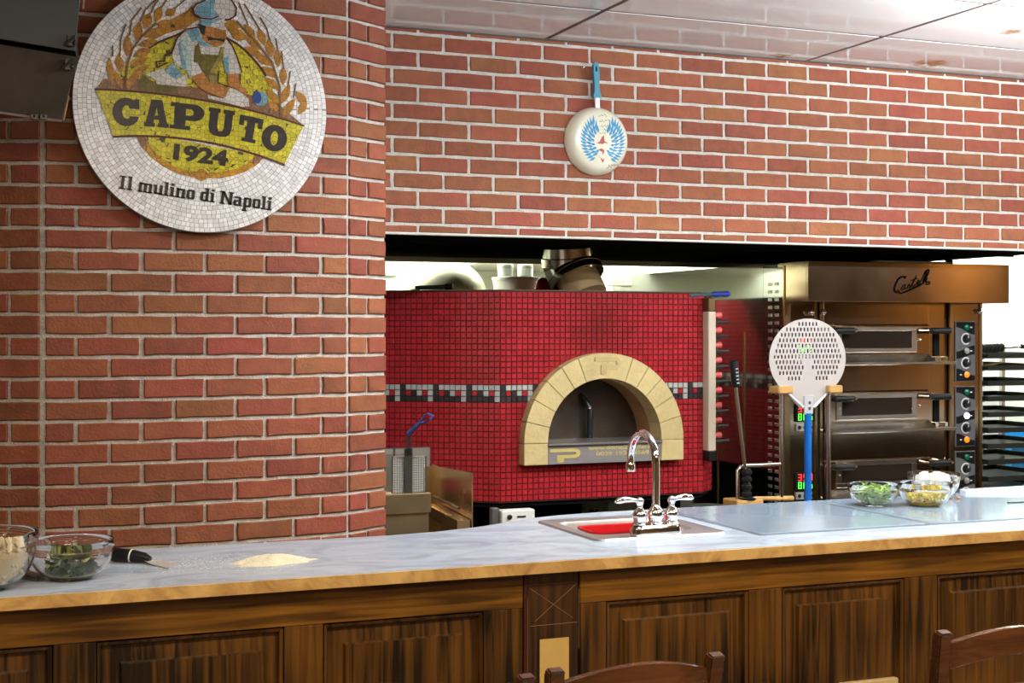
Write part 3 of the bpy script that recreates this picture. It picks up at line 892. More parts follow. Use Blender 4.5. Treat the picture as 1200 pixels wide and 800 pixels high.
# ================================================================== CHAIRS
def chair(x0, x1, y, zt, label):
    cxm = (x0 + x1) / 2
    root = thing('dining_chair', (cxm, y + .2, 0), label, 'chair', 'wooden chairs drawn up to the bar')
    w2 = (x1 - x0) / 2
    def post_path(sx):
        return [(cxm + sx * (w2 - .02), y + .035, 0.0), (cxm + sx * (w2 - .02), y + .05, .44), (cxm + sx * (w2 - .008), y + .02, .66), (cxm + sx * w2, y - .012, zt)]
    for sx in (-1, 1):
        P = [Vector(p) for p in post_path(sx)]
        mb = MB(); vs = []
        for i, p in enumerate(P):
            hw = .018
            hd = .016
            vs += [p + Vector((-hw, -hd, 0)), p + Vector((hw, -hd, 0)), p + Vector((hw, hd, 0)), p + Vector((-hw, hd, 0))]
        # rolled-over top
        p = P[-1]
        vs += [p + Vector((-.018, -.022, .010)), p + Vector((.018, -.022, .010)), p + Vector((.018, .006, .016)), p + Vector((-.018, .006, .016))]
        m_ = len(P) + 1
        fs = [(i * 4 + a, i * 4 + (a + 1) % 4, (i + 1) * 4 + (a + 1) % 4, (i + 1) * 4 + a) for i in range(m_ - 1) for a in range(4)]
        fs += [(0, 1, 2, 3), tuple((m_ - 1) * 4 + q for q in range(4))]
        mb.add(vs, fs).build('leg', wood_chair, root, bevel=.004, bseg=2)
        MB().tube([(cxm + sx * (w2 - .025), y + .42, 0), (cxm + sx * (w2 - .03), y + .41, .43)], [.014, .018], 10).build('leg', wood_chair, root, smooth=True)
    def rail(zc, hgt, arch, name, dy):
        mb = MB(); vs = []; nn = 14
        for i in range(nn + 1):
            t = -1 + 2 * i / nn
            X_ = cxm + t * (w2 - .016); bow = .030 * (1 - t * t)
            ztop = zc + arch * (1 - t * t); zlow = zc - hgt + arch * .9 * (1 - t * t)
            yy = y + dy - bow
            vs += [(X_, yy - .009, zlow), (X_, yy + .009, zlow), (X_, yy + .009, ztop), (X_, yy - .009, ztop)]
        fs = [(i * 4 + a, i * 4 + (a + 1) % 4, (i + 1) * 4 + (a + 1) % 4, (i + 1) * 4 + a) for i in range(nn) for a in range(4)]
        fs += [(0, 1, 2, 3), tuple(nn * 4 + q for q in range(4))]
        mb.add(vs, fs).build(name, wood_chair, root, bevel=.002)
    rail(zt - .018, .062, .032, 'top_rail', -.008)
    rail(zt - .150, .05, .022, 'back_slat', .010)
    rail(zt - .265, .05, .022, 'back_slat', .028)
    MB().prism(rrect(cxm - w2 - .01, cxm + w2 + .01, y + .03, y + .45, .05), lambda u, v, d: (u, v, d), .43, .46).build('seat', wood_chair, root, bevel=.004)
    for zz in (.18, .26):
        MB().tube([(cxm - w2 + .025, y + .41, zz), (cxm + w2 - .025, y + .41, zz)], .009, 8).build('stretcher', wood_chair, root)
    return root
YC = 2.72
ZC = ZA(647, 789, YC)
chair(XA(647, YC), XA(834, YC), YC, ZC, 'brown wooden chair in front of the bar post with the yellow tag')
chair(XA(1100, YC), XA(1100, YC) + .385, YC, ZC, 'brown wooden chair at the right edge before the bar front')
xr = XA(613, YC + .02)
chair(xr - .385, xr, YC + .02, ZC - .012, 'brown wooden chair left of the yellow tag, only its post tip showing')

# ================================================================== ROUND MOSAIC SIGN
SG_Y = PIER_MIN_Y - 0.030           # front of the sign's tiles
SG_C = (XA(238.5, SG_Y), SG_Y, ZA(238.5, 125, SG_Y))
PXM = DA(238.5, SG_Y) / F           # metres per photograph pixel on the sign
SR = 147.5 * PXM
sign = thing('mosaic_sign', (SG_C[0], SG_Y + .03, SG_C[2]), 'round white mosaic sign with yellow banner on the curved brick pier', 'sign')
def SGN(u, v, d): return (SG_C[0] + u, SG_Y - d, SG_C[2] + v)
def SP(px, py): return ((px - 238.5) * PXM, (125 - py) * PXM)
def Z3(x, y): return SP(130 + x / 6.4, y / 6.4)
def Z4(x, y): return SP(225 + x / 5.93, y / 5.93)
def Z7(x, y): return SP(90 + x / 4, 100 + y / 4)
disc = MB().lathe([(.001, -.028), (SR - .003, -.028), (SR, -.024), (SR, -.002), (SR - .002, -.0008), (.001, -.0008)], (SG_C[0], SG_Y, SG_C[2]), 96, axis=(0, -1, 0), caps=False)
disc.build('disc', M('sign_grout', (0.34, 0.30, 0.25), .9), sign)
wt = MB(); rnd = random.Random(2)
tp = 0.0142
r = SR - .001
while r > .02:
    r2 = r - tp
    nt_ = max(6, int(2 * pi * r / (tp * 1.12)))
    off = rnd.uniform(0, 1)
    k = 0.0
    while k < nt_ - .4:
        wd = rnd.uniform(.8, 1.25)
        wd = min(wd, nt_ - k)
        a0 = 2 * pi * (k + off) / nt_ + .0007 / r * 1.0; a1 = 2 * pi * (k + wd + off) / nt_ - .0007 / r
        k += wd
        am = (a0 + a1) / 2
        gg = .0006
        jr = [rnd.uniform(-.0006, .0006) for _ in range(4)]
        pts = [((r2 + gg + jr[0]) * cos(a0), (r2 + gg + jr[0]) * sin(a0)), ((r - gg + jr[1] * .3) * cos(a0), (r - gg + jr[1] * .3) * sin(a0)),
               ((r - gg + jr[2] * .3) * cos(a1), (r - gg + jr[2] * .3) * sin(a1)), ((r2 + gg + jr[3]) * cos(a1), (r2 + gg + jr[3]) * sin(a1))]
        tl = rnd.uniform(-.0006, .0006); tl2 = rnd.uniform(-.0006, .0006)
        top = [SGN(pts[0][0], pts[0][1], .0012 + tl), SGN(pts[1][0], pts[1][1], .0012 - tl2), SGN(pts[2][0], pts[2][1], .0012 - tl), SGN(pts[3][0], pts[3][1], .0012 + tl2)]
        bot = [SGN(u, v, -.001) for u, v in pts]
        wt.add(top + bot, [(0, 1, 2, 3), (0, 4, 5, 1), (1, 5, 6, 2), (2, 6, 7, 3), (3, 7, 4, 0)])
    r = r2
o = wt.build('white_tile', M('white_mosaic_glass', (0.90, 0.88, 0.87), .20, island=.16), sign); o['kind'] = 'stuff'

mz = {}
def mos(key, col, **k):
    if key not in mz: mz[key] = mosaic_mat('mosaic_' + key, col, **k)
    return mz[key]
yel = mos('chartreuse', (0.60, 0.52, 0.025)); olive = mos('olive', (0.15, 0.12, 0.02)); khaki = mos('khaki', (0.30, 0.24, 0.06))
gold = mos('gold', (0.48, 0.21, 0.025)); skin = mos('skin', (0.50, 0.20, 0.045)); brown = mos('brown', (0.27, 0.13, 0.07))
wht = mos('white', (0.66, 0.62, 0.56), var=.12); blu = mos('blue', (0.20, 0.40, 0.50)); pblu = mos('pale_blue', (0.42, 0.55, 0.52)); dblu = mos('dark_blue', (0.02, 0.07, 0.28))
drk = mos('dark', (0.030, 0.024, 0.022), grout=(.012, .01, .01), var=.25); orange = mos('orange', (0.55, 0.27, 0.02))
maroon = M('maroon_line', (0.085, 0.018, 0.012), .4); awn = M('awn_brown', (0.20, 0.10, 0.03), .5)
LV = 0.0022
def inlay(name, polys, mat, lv, parent=sign):
    for q_, p in enumerate(polys):
        mb = MB()
        vs_, fs_ = curve_tris([p])
        slab(mb, vs_, fs_, SGN, 0.0, LV + lv * .0007 + q_ * .00003)
        mb.build(name, mat, parent)
def line(name, polylines, wpx, mat, lv, parent=sign):
    for pl in polylines:
        mb = MB()
        for i in range(len(pl) - 1):
            a, b = Vector(pl[i]), Vector(pl[i + 1]); d = b - a
            if d.length < 1e-6: continue
            nrm = Vector((-d.y, d.x)).normalized() * (wpx * PXM / 2); e = d.normalized() * (wpx * PXM * .25)
            mb.prism([tuple(a - e + nrm), tuple(a - e - nrm), tuple(b + e - nrm), tuple(b + e + nrm)], SGN, 0.0, LV + lv * .0007 + i * .00001)
        mb.build(name, mat, parent)
# field, rings and table
field = [SP(*p) for p in ((125, 112), (140, 92), (158, 76), (176, 61), (195, 50), (215, 40), (235, 32), (262, 38), (280, 50), (296, 64), (310, 82), (322, 104), (330, 128), (237, 122))]
inlay('yellow_field', [field], yel, 0)
line('dome_outline', [[SP(*p) for p in ((176, 61), (186, 54), (196, 49), (206, 44.5), (216, 39), (228, 34))], [SP(*p) for p in ((266, 43), (276, 47.5), (286, 54.5), (296, 64), (304, 73), (312, 84))]], 2.4, maroon, 2)
inlay('table', [[SP(*p) for p in ((116, 114), (125, 100), (160, 97), (200, 101), (240, 104), (290, 107), (326, 116), (358, 141), (300, 127), (237, 120))]], brown, 1)
med = [SP(*p) for p in ((160, 160), (166, 173), (178, 187), (192, 197), (208, 204), (224, 208), (240, 209), (256, 208), (272, 205), (288, 199), (300, 191), (311, 180))]
inlay('medallion_rim', [med], orange, 0)
med2 = [SP(*p) for p in ((170, 160), (176, 173), (188, 186), (204, 196), (222, 201), (240, 202), (258, 201), (276, 196), (290, 189), (300, 178))]
inlay('medallion_field', [med2], yel, 1)
inlay('medallion_tab', [[SP(*p) for p in ((161, 162), (172, 164), (177, 172), (167, 175))], [SP(*p) for p in ((299, 179), (309, 181), (303, 189), (296, 188))]], brown, 2)
inlay('medallion_boss', [[(u, v) for u, v in ellipse(*SP(236, 205), 7 * PXM, 7 * PXM, 16)]], gold, 2)
# banner
def bez(a, b, c, n=12): return [((1 - t) ** 2 * a[0] + 2 * t * (1 - t) * b[0] + t * t * c[0], (1 - t) ** 2 * a[1] + 2 * t * (1 - t) * b[1] + t * t * c[1]) for t in (q / n for q in range(n + 1))]
tb = bez((116.5, 112.5), (240, 109), (357.5, 141)); bb = bez((136.5, 165.5), (237, 154), (334, 189))
inlay('banner', [[SP(*p) for p in tb + bb[::-1]]], yel, 3)
line('banner_line', [[SP(*p) for p in tb], [SP(*p) for p in bb]], 2.2, maroon, 4)
# letters
def arc(cx, cy, rx, ry, a0, a1, n=14): return [(cx + rx * cos(radians(a0 + (a1 - a0) * q / n)), cy + ry * sin(radians(a0 + (a1 - a0) * q / n))) for q in range(n + 1)]
GL = {
 'C': [arc(.5, .5, .5, .5, 58, 322) + [(.96, .36), (.62, .36)] + arc(.52, .5, .17, .24, 300, 70)[::1] + [(.62, .62), (.97, .62), (.97, .96), (.80, .96)]],
 'A': [[(0, 0), (0, .15), (.07, .15), (.28, 1), (.72, 1), (.93, .15), (1, .15), (1, 0), (.56, 0), (.56, .15), (.61, .15), (.59, .27), (.40, .27), (.38, .15), (.44, .15), (.44, 0)], [(.42, .42), (.57, .42), (.50, .72)]],
 'P': [[(0, 0), (0, .15), (.12, .15), (.12, .85), (0, .85), (0, 1)] + arc(.68, .68, .32, .32, 90, -90) + [(.45, .36), (.45, .15), (.6, .15), (.6, 0)], [(.45, .55), (.60, .55), (.68, .61), (.68, .75), (.60, .81), (.45, .81)]],
 'U': [[(0, 1), (.45, 1), (.45, .85), (.38, .85), (.38, .33), (.45, .2), (.58, .2), (.65, .33), (.65, .85), (.57, .85), (.57, 1), (1, 1), (1, .85), (.94, .85), (.94, .3), (.88, .12), (.75, .02), (.5, -.01), (.25, .02), (.12, .12), (.06, .3), (.06, .85), (0, .85)]],
 'T': [[(.2, 0), (.2, .14), (.33, .14), (.33, .8), (.2, .8), (.2, .60), (0, .60), (0, 1), (1, 1), (1, .60), (.8, .60), (.8, .8), (.67, .8), (.67, .14), (.8, .14), (.8, 0)]],
 'O': [arc(.5, .5, .5, .5, 0, 346, 24), arc(.5, .5, .15, .27, 0, 340, 16)],
}
# (letter, centre x, centre y, width, height in crop pixels, clockwise tilt)
for ch, gx, gy, gw, gh, tl in (('C', 242, 146, 124, 132, 0), ('A', 378, 145, 112, 126, 1), ('P', 518, 153, 156, 122, 3), ('U', 673, 172, 122, 130, 6), ('T', 812, 196, 112, 122, 9), ('O', 928, 231, 122, 128, 10)):
    mb = MB(); vs_, fs_ = curve_tris(GL[ch])
    a = -radians(tl); c0 = Z7(gx, gy); w_, h_ = gw / 4 * PXM, gh / 4 * PXM
    def fn(u, v, d, c0=c0, a=a, w_=w_, h_=h_):
        x, y = (u - .5) * w_, (v - .5) * h_
        return SGN(c0[0] + x * cos(a) - y * sin(a), c0[1] + x * sin(a) + y * cos(a), d)
    slab(mb, vs_, fs_, fn, 0, LV + .0034)
    mb.build('letter', drk, sign)['label'] = 'dark heavy slab letter of the name'
def flat_text(body, px, py, hpx, tilt, bold, mat, name, wpx=None):
    vs_, fs_ = text_tris(body, 1.0, bold)
    x0 = min(v[0] for v in vs_); x1 = max(v[0] for v in vs_); y0 = min(v[1] for v in vs_); y1 = max(v[1] for v in vs_)
    sc_ = hpx * PXM / (y1 - y0); sx_ = wpx * PXM / (x1 - x0) if wpx else sc_
    c0 = SP(px, py); a = -radians(tilt)
    def fn(u, v, d):
        x, y = (u - (x0 + x1) / 2) * sx_, (v - (y0 + y1) / 2) * sc_
        return SGN(c0[0] + x * cos(a) - y * sin(a), c0[1] + x * sin(a) + y * cos(a), d)
    mb = MB(); slab(mb, vs_, fs_, fn, 0, LV + .0030)
    return mb.build(name, mat, sign)
flat_text('1924', 235.5, 182, 19.5, 5, .045, drk, 'year_lettering', 63)
# serif motto
st = .30
def glyph(ch):
    B = []
    def stem(x, y0, y1): B.append([(x, y0), (x + st, y0), (x + st, y1), (x, y1)])
    def ser(x, y, w=.62): B.append([(x + st / 2 - w / 2, y), (x + st / 2 + w / 2, y), (x + st / 2 + w / 2, y + .13), (x + st / 2 - w / 2, y + .13)])
    def bar(x0, x1, y, h=.2): B.append([(x0, y), (x1, y), (x1, y + h), (x0, y + h)])
    if ch == 'I': stem(.15, 0, 1.35); ser(.15, 0, .7); ser(.15, 1.22, .7); return B, .80
    if ch == 'l': stem(.12, 0, 1.4); ser(.12, 0, .56); bar(0, .2, 1.26, .14); return B, .62
    if ch == 'i': stem(.12, 0, .98); ser(.12, 0, .56); bar(0, .2, .85, .14); bar(.10, .44, 1.14, .24); return B, .62
    if ch == 'n': stem(.10, 0, .98); stem(.68, 0, .9); bar(.1, .95, .78, .18); ser(.10, 0, .5); ser(.68, 0, .5); return B, 1.12
    if ch == 'm': stem(.10, 0, .98); stem(.62, 0, .9); stem(1.14, 0, .9); bar(.1, 1.4, .78, .18); ser(.10, 0, .46); ser(.62, 0, .44); ser(1.14, 0, .46); return B, 1.58
    if ch == 'u': stem(.10, .08, .98); stem(.66, 0, .98); bar(.15, .9, .02, .18); bar(0, .2, .85, .13); bar(.84, 1.05, 0, .13); return B, 1.10
    if ch == 'o': stem(.05, .1, .88); stem(.60, .1, .88); bar(.15, .82, .0, .2); bar(.15, .82, .8, .2); return B, 1.0
    if ch == 'd': stem(.05, .1, .88); stem(.60, 0, 1.4); bar(.15, .7, .0, .2); bar(.15, .7, .78, .2); bar(.46, .66, 1.26, .14); bar(.8, 1.0, 0, .13); return B, 1.05
    if ch == 'p': stem(.12, -.45, .98); stem(.66, .1, .88); bar(.2, .86, .0, .2); bar(.2, .86, .8, .2); ser(.12, -.45, .56); return B, 1.05
    if ch == 'a': stem(.58, 0, .88); bar(.1, .8, .8, .18); stem(.04, .1, .5); bar(.1, .7, .0, .18); bar(.1, .7, .44, .16); bar(.8, 1.0, 0, .13); return B, 1.02
    if ch == 'N':
        stem(.12, 0, 1.35); stem(1.0, 0, 1.35); ser(.12, 0, .56); ser(1.0, 1.22, .56); bar(-.05, .2, 1.22, .13)
        B.append([(.12, 1.35), (.42, 1.35), (1.30, 0), (1.0, 0)]); return B, 1.42
    return [], .46
txt = 'Il mulino di Napoli'
adv = sum(glyph(c)[1] for c in txt)
A0, A1 = Vector((142.5, 224.5)), Vector((319.5, 244))
scl = (A1 - A0).length / adv
dx = (A1 - A0).normalized(); up_ = Vector((dx.y, -dx.x))
pos = 0.0
xh = 11.2
for word in txt.split(' '):
    mb = MB()
    for c in word:
        B, w = glyph(c)
        for poly in B:
            pp = []
            for u, v in poly:
                sag = 2.0 * (1 - (2 * (pos + u) / adv - 1) ** 2)
                q = A0 + dx * ((pos + u) * scl) + up_ * (v * xh - sag * .3)
                pp.append(SP(q.x, q.y))
            mb.prism(pp, SGN, 0, LV + .0014)
        pos += w
    pos += .46
    mb.build('motto_word', drk, sign)
# wheat ears: pointed kernels, stems and awns
def kern(c, L, w, ang):
    """pointed leaf outline in sign coordinates (L, w in photo pixels)"""
    a = radians(ang); pts = []
    for t in (-1, -.7, -.3, .1, .5, .8):
        pts.append((t, 1 - abs(t) ** 1.6))
    pts = [(t, max(q, 0.0)) for t, q in pts] + [(1, 0)]
    ol = [(t, q) for t, q in pts] + [(t, -q) for t, q in pts[-2:0:-1]]
    return [(c[0] + (t * L / 2 * cos(a) - q * w / 2 * sin(a)) * PXM, c[1] + (t * L / 2 * sin(a) + q * w / 2 * cos(a)) * PXM) for t, q in ol]
k3, k4 = 1 / 6.4, 1 / 5.93
left_k = [(85, 520, 140, 66, 100), (140, 385, 160, 66, 88), (215, 272, 145, 70, 80), (283, 190, 130, 72, 72), (362, 135, 125, 66, 72), (450, 115, 90, 62, 35),
          (415, 200, 150, 62, 12), (335, 278, 175, 76, 22), (285, 355, 150, 64, 18), (245, 430, 150, 72, 26), (225, 500, 160, 50, 30), (230, 565, 190, 52, 36), (20, 580, 200, 52, 96), (75, 640, 150, 46, 112), (155, 660, 110, 50, 80), (190, 610, 140, 46, 48)]
right_k = [(275, 165, 110, 90, -10), (320, 225, 130, 84, -20), (400, 195, 130, 62, -50), (430, 270, 160, 64, -38), (430, 335, 150, 60, -25), (495, 385, 150, 64, -28), (545, 470, 140, 60, -32), (560, 550, 140, 56, -38), (565, 640, 150, 60, -42), (575, 715, 120, 50, -40),
           (485, 225, 130, 60, -70), (545, 300, 130, 68, -80), (600, 365, 130, 56, 95), (640, 490, 135, 54, 88), (655, 620, 160, 60, 66), (680, 715, 170, 60, 58), (770, 640, 120, 62, -50), (780, 705, 120, 56, 60)]
inlay('wheat_ear', [kern(Z3(x, y), L * k3, w * k3, a) for x, y, L, w, a in left_k], gold, 2)
inlay('wheat_ear', [kern(Z4(x, y), L * k4, w * k4, a) for x, y, L, w, a in right_k], gold, 2)
inlay('wheat_sheaf', [[Z3(*p) for p in ((300, 345), (340, 240), (460, 165), (600, 75), (660, 150), (560, 225), (420, 275))]], gold, 2)
line('wheat_stem', [[Z3(*p) for p in ((120, 700), (140, 520), (180, 400), (250, 300), (345, 205))], [Z4(*p) for p in ((620, 780), (612, 560), (560, 400), (470, 290), (380, 200), (310, 130))]], 2.2, awn, 4)
line('wheat_awn', [[Z3(*p) for p in q] for q in (((85, 470), (95, 330), (130, 230)), ((35, 470), (36, 395)), ((155, 310), (170, 200), (240, 100)), ((230, 205), (270, 110), (345, 30)), ((310, 130), (340, 60), (390, 0)), ((385, 85), (440, 0)), ((480, 85), (570, 0)), ((540, 140), (610, 60)))]
     + [[Z4(*p) for p in q] for q in (((325, 0), (390, 150)), ((365, 5), (470, 170)), ((475, 90), (520, 160), (550, 260)), ((588, 230), (600, 310)), ((628, 315), (642, 440)), ((690, 455), (672, 580)), ((730, 540), (715, 640)))], 1.3, awn, 3)
# baker at the table, in plain cut shapes
inlay('baker_shirt', [[Z3(*p) for p in ((640, 215), (560, 240), (500, 310), (462, 430), (480, 500), (570, 540), (595, 600), (690, 560), (720, 520), (760, 330), (700, 230))],
                      [Z4(*p) for p in ((225, 255), (270, 300), (310, 380), (345, 480), (340, 498), (245, 502), (225, 440), (190, 330))],
                      [Z4(*p) for p in ((45, 305), (215, 305), (200, 385), (50, 385))]], wht, 4)
inlay('baker_shirt_shade', [[Z3(*p) for p in ((560, 245), (650, 215), (655, 300), (610, 320))], [Z3(*p) for p in ((502, 345), (520, 325), (565, 525), (535, 535))], [Z4(*p) for p in ((212, 405), (250, 370), (252, 498), (230, 498))]], blu, 5)
inlay('baker_sleeve_shade', [[Z3(*p) for p in ((530, 300), (575, 280), (610, 520), (590, 590), (565, 525))]], pblu, 5)
line('baker_outline', [[Z3(*p) for p in ((650, 210), (560, 235), (500, 300), (455, 420), (410, 435), (405, 480), (345, 490), (355, 530), (430, 490))], [Z4(*p) for p in ((240, 255), (275, 300), (312, 380), (345, 485))], [Z4(*p) for p in ((185, 490), (175, 570), (245, 590))], [Z4(*p) for p in ((335, 500), (330, 570), (385, 625))]], 1.5, maroon, 6)
inlay('baker_apron', [[Z4(*p) for p in ((45, 300), (62, 378), (205, 378), (150, 500), (175, 520), (165, 580), (110, 580), (40, 440), (10, 440), (20, 330))]], olive, 6)
inlay('baker_apron_strap', [[Z4(*p) for p in ((222, 320), (215, 395), (150, 505), (118, 505), (185, 380), (195, 320))], [Z4(*p) for p in ((115, 520), (170, 520), (175, 580), (125, 580))]], khaki, 7)
inlay('baker_head', [[Z4(*p) for p in ((60, 195), (90, 180), (150, 188), (235, 200), (235, 255), (215, 300), (170, 322), (110, 302), (75, 275))]], skin, 7)
inlay('baker_hair', [[Z4(*p) for p in ((40, 170), (92, 182), (84, 250), (60, 235))], [Z4(*p) for p in ((100, 252), (150, 262), (228, 262), (222, 284), (160, 274), (110, 284))]], drk, 8)
inlay('baker_collar', [[Z4(*p) for p in ((0, 210), (45, 205), (50, 255), (75, 285), (130, 322), (60, 318), (30, 280))]], blu, 7)
inlay('baker_hat', [[Z4(*p) for p in ((10, 80), (28, 42), (80, 15), (130, -30), (200, -50), (270, -20), (302, 40), (296, 90), (262, 118), (226, 125), (222, 202), (150, 188), (58, 178), (58, 132), (20, 110))]], wht, 8)
inlay('baker_hat_shade', [[Z4(*p) for p in ((14, 85), (34, 44), (85, 14), (160, -20), (148, 60), (182, 100), (130, 122), (75, 128), (25, 108))], [Z4(*p) for p in ((60, 140), (216, 118), (130, 165), (125, 182), (62, 176))]], blu, 9)
line('baker_hat_outline', [[Z4(*p) for p in ((60, 130), (15, 108), (6, 72), (28, 36), (80, 10), (130, -30))], [Z4(*p) for p in ((270, -15), (306, 40), (300, 92), (262, 122), (226, 128))], [Z4(*p) for p in ((60, 132), (130, 132), (180, 108))]], 1.6, maroon, 10)
inlay('baker_arm', [[Z4(*p) for p in ((-5, 540), (75, 505), (120, 570), (200, 580), (255, 605), (230, 665), (200, 675), (150, 655), (90, 635), (40, 605))], [Z4(*p) for p in ((245, 503), (325, 500), (328, 568), (382, 610), (372, 652), (320, 610), (250, 588))]], skin, 7)
inlay('dough', [[Z4(*p) for p in ((105, 660), (215, 680), (255, 598), (330, 622), (392, 668), (396, 722), (345, 728), (180, 695), (110, 685))]], wht, 6)
inlay('blue_ball', [ellipse(*Z4(475, 662), 9.2 * PXM, 8.6 * PXM, 18)], blu, 4)
inlay('blue_ball_shade', [ellipse(*Z4(452, 655), 5.2 * PXM, 7.6 * PXM, 14)], dblu, 5)
inlay('flour_sack', [[Z3(*p) for p in ((268, 590), (390, 535), (500, 610), (570, 565), (565, 660), (500, 660), (350, 655), (340, 622))]], wht, 5)
inlay('sack_band', [[Z3(*p) for p in ((408, 555), (455, 495), (545, 568), (488, 612))]], blu, 6)
inlay('sack_shadow', [[Z3(*p) for p in ((250, 585), (345, 655), (300, 705), (210, 705))], [Z3(*p) for p in ((345, 655), (500, 665), (510, 705), (300, 705))]], olive, 3)

# ================================================================== DARK PANELS, UPPER LEFT
PY_ = 4.28
def W3(px, py, Y): return Vector((XA(px, Y), Y, ZA(px, py, Y)))
hang = thing('hinged_panel', tuple(W3(20, 60, PY_)), 'black two-leaf hinged metal panel hanging at the upper left corner', 'panel')
def plate(corners, th, name, mat):
    c = [Vector(p) for p in corners]
    nrm = (c[1] - c[0]).cross(c[3] - c[0]).normalized()
    if nrm.y < 0: nrm = -nrm
    v = c + [p + nrm * th for p in c]
    return MB().add(v, [(0, 1, 2, 3), (7, 6, 5, 4), (0, 4, 5, 1), (1, 5, 6, 2), (2, 6, 7, 3), (3, 7, 4, 0)]).build(name, mat, hang, bevel=.0015)
up_m = M('blue_black_sheet', (0.060, 0.064, 0.072), .38, .2, var=.1, vscale=4)
lo_m = M('glossy_black_sheet', (0.085, 0.072, 0.062), .20, .2, var=.35, vscale=7, rvar=.05, bump=.03, bscale=4)
u1 = plate([W3(-170, 18, PY_), W3(88, 60, PY_), W3(98, -40, PY_ - .02), W3(-170, -60, PY_ - .02)], .022, 'upper_leaf', up_m)
l1 = plate([W3(-175, 112, PY_ + .05), W3(72, 142, PY_ + .05), W3(92, 67, PY_ + .01), W3(-170, 24, PY_ + .01)], .018, 'lower_leaf', lo_m)
plate([W3(-172, 26, PY_ + .03), W3(90, 69, PY_ + .03), W3(88, 57, PY_ + .03), W3(-170, 12, PY_ + .03)], .012, 'hinge_strip', black_matte)
cop = M('copper_edge', (0.40, 0.24, 0.14), .4, .3)
MB().tube([W3(99, -30, PY_ + .0), W3(97, 10, PY_ + .012)], .0035, 6).build('edge_bead', cop, u1)
MB().tube([W3(80, 112, PY_ + .045), W3(74, 141, PY_ + .062)], .0035, 6).build('edge_bead', cop, l1)
MB().tube([W3(-170, 107, PY_ + .045), W3(36, 137, PY_ + .045)], .004, 6).tube([W3(52, 139, PY_ + .045), W3(72, 141.5, PY_ + .045)], .004, 6).build('bottom_bead', M('light_bead', (.55, .52, .5), .3, .8), l1)
for (qx_, qy_, par, yy) in ((82, 48, u1, PY_ - .012), (79, 76, l1, PY_ + .002)):
    a = W3(qx_, qy_, yy)
    mb = MB().obox(a, (1, 0, 0), (0, 1, 0), (0, 0, 1), .008, .008, .016).tube([a + Vector((-.016, -.006, -.012)), a + Vector((.014, -.012, .014))], .0045, 8).ball(a + Vector((.012, -.012, -.006)), .007, 8, 5)
    mb.build('latch', dark_steel, par, bevel=.001)
for qx_ in (40, 51):
    a = W3(qx_, 137, PY_ + .036)
    MB().obox(a, (1, 0, 0), (0, 1, 0), (0, 0, 1), .010, .006, .008).ball(a + Vector((0, -.008, .002)), .004, 8, 5).build('catch', dark_steel, l1, bevel=.001)
hb = W3(10, 62, PY_ + .03)
MB().obox(hb + Vector((-.1, .20, .04)), (1, 0, 0), (0, 1, 0), (0, 0, 1), .03, .18, .03).build('wall_bracket', black_matte, hang)

# ================================================================== FRYING PAN ON THE WALL
pc = (XA(704, 5.21), WY - 0.01, ZA(704, 164, 5.21))
pan = thing('frying_pan', pc, 'cream frying pan with blue handle hung on the brick wall', 'pan')
cream = M('cream_enamel', (0.80, 0.76, 0.60), .22, coat=.4, var=.04, vscale=6)
pr = 0.141
MB().lathe([(pr, 0.0), (pr, .004), (pr * .985, .012), (pr * .94, .030), (pr * .86, .044), (pr * .78, .050), (pr * .70, .052), (.001, .052)], pc, 56, axis=(0, -1, 0), caps=False).build('pan_body', cream, pan, smooth=True)
hb0 = Vector((pc[0] - .004, pc[1] - .022, pc[2] + pr - .006)); hz = ZA(701, 72, 5.21)
htop = Vector((XA(701, 5.21), pc[1] - .022, hz))
hd = (htop - hb0); hl = hd.length; hd = hd.normalized(); hs = Vector((hd.z, 0, -hd.x))
MB().obox(hb0 + hd * .020, hd, hs, (0, 1, 0), .024, .013, .009).build('ferrule', M('ferrule_metal', (.75, .75, .76), .25, .9), pan, bevel=.003)
teal = M('blue_handle', (0.055, 0.27, 0.38), .4)
ol = []
for t, w in ((.0, .017), (.06, .018), (.16, .013), (.3, .0105), (.5, .012), (.75, .0135), (.92, .012), (1.0, .006)):
    ol.append((t, w))
L0 = .040
outl = [(L0 + t * (hl - L0), w) for t, w in ol] + [(L0 + t * (hl - L0), -w) for t, w in ol[::-1]]
holep = [(hl - .028 + .012 * cos(a), .0045 * sin(a)) for a in (2 * pi * q / 12 for q in range(12))]
vs_, fs_ = curve_tris([outl, holep])
mb = MB(); slab(mb, vs_, fs_, lambda u, v, d: tuple(hb0 + hd * u + hs * v + Vector((0, d, 0))), -.010, .008)
mb.build('handle', teal, pan, bevel=.002)
MB().lathe([(.001, 0.0), (.004, .001), (.004, .004), (.002, .005)], tuple(hb0 + hd * (hl - .026) + Vector((0, .012, 0))), 10, axis=(0, -1, 0)).build('hang_nail', chrome, pan)
def PANP(u, v, d): return (pc[0] + u, pc[1] - .052 - d, pc[2] + v)
blue_print = M('blue_print', (0.02, 0.26, 0.50), .35); red_print = M('red_print', (0.42, 0.06, 0.05), .4); ink = M('black_ink', (0.02, .02, .022), .5)
pk = 1 / 5.16 * DA(699, 5.21) / F   # zoom pixels to metres
def PP(x, y): return ((x - 278) * pk * 1.08, (550 - y) * pk)
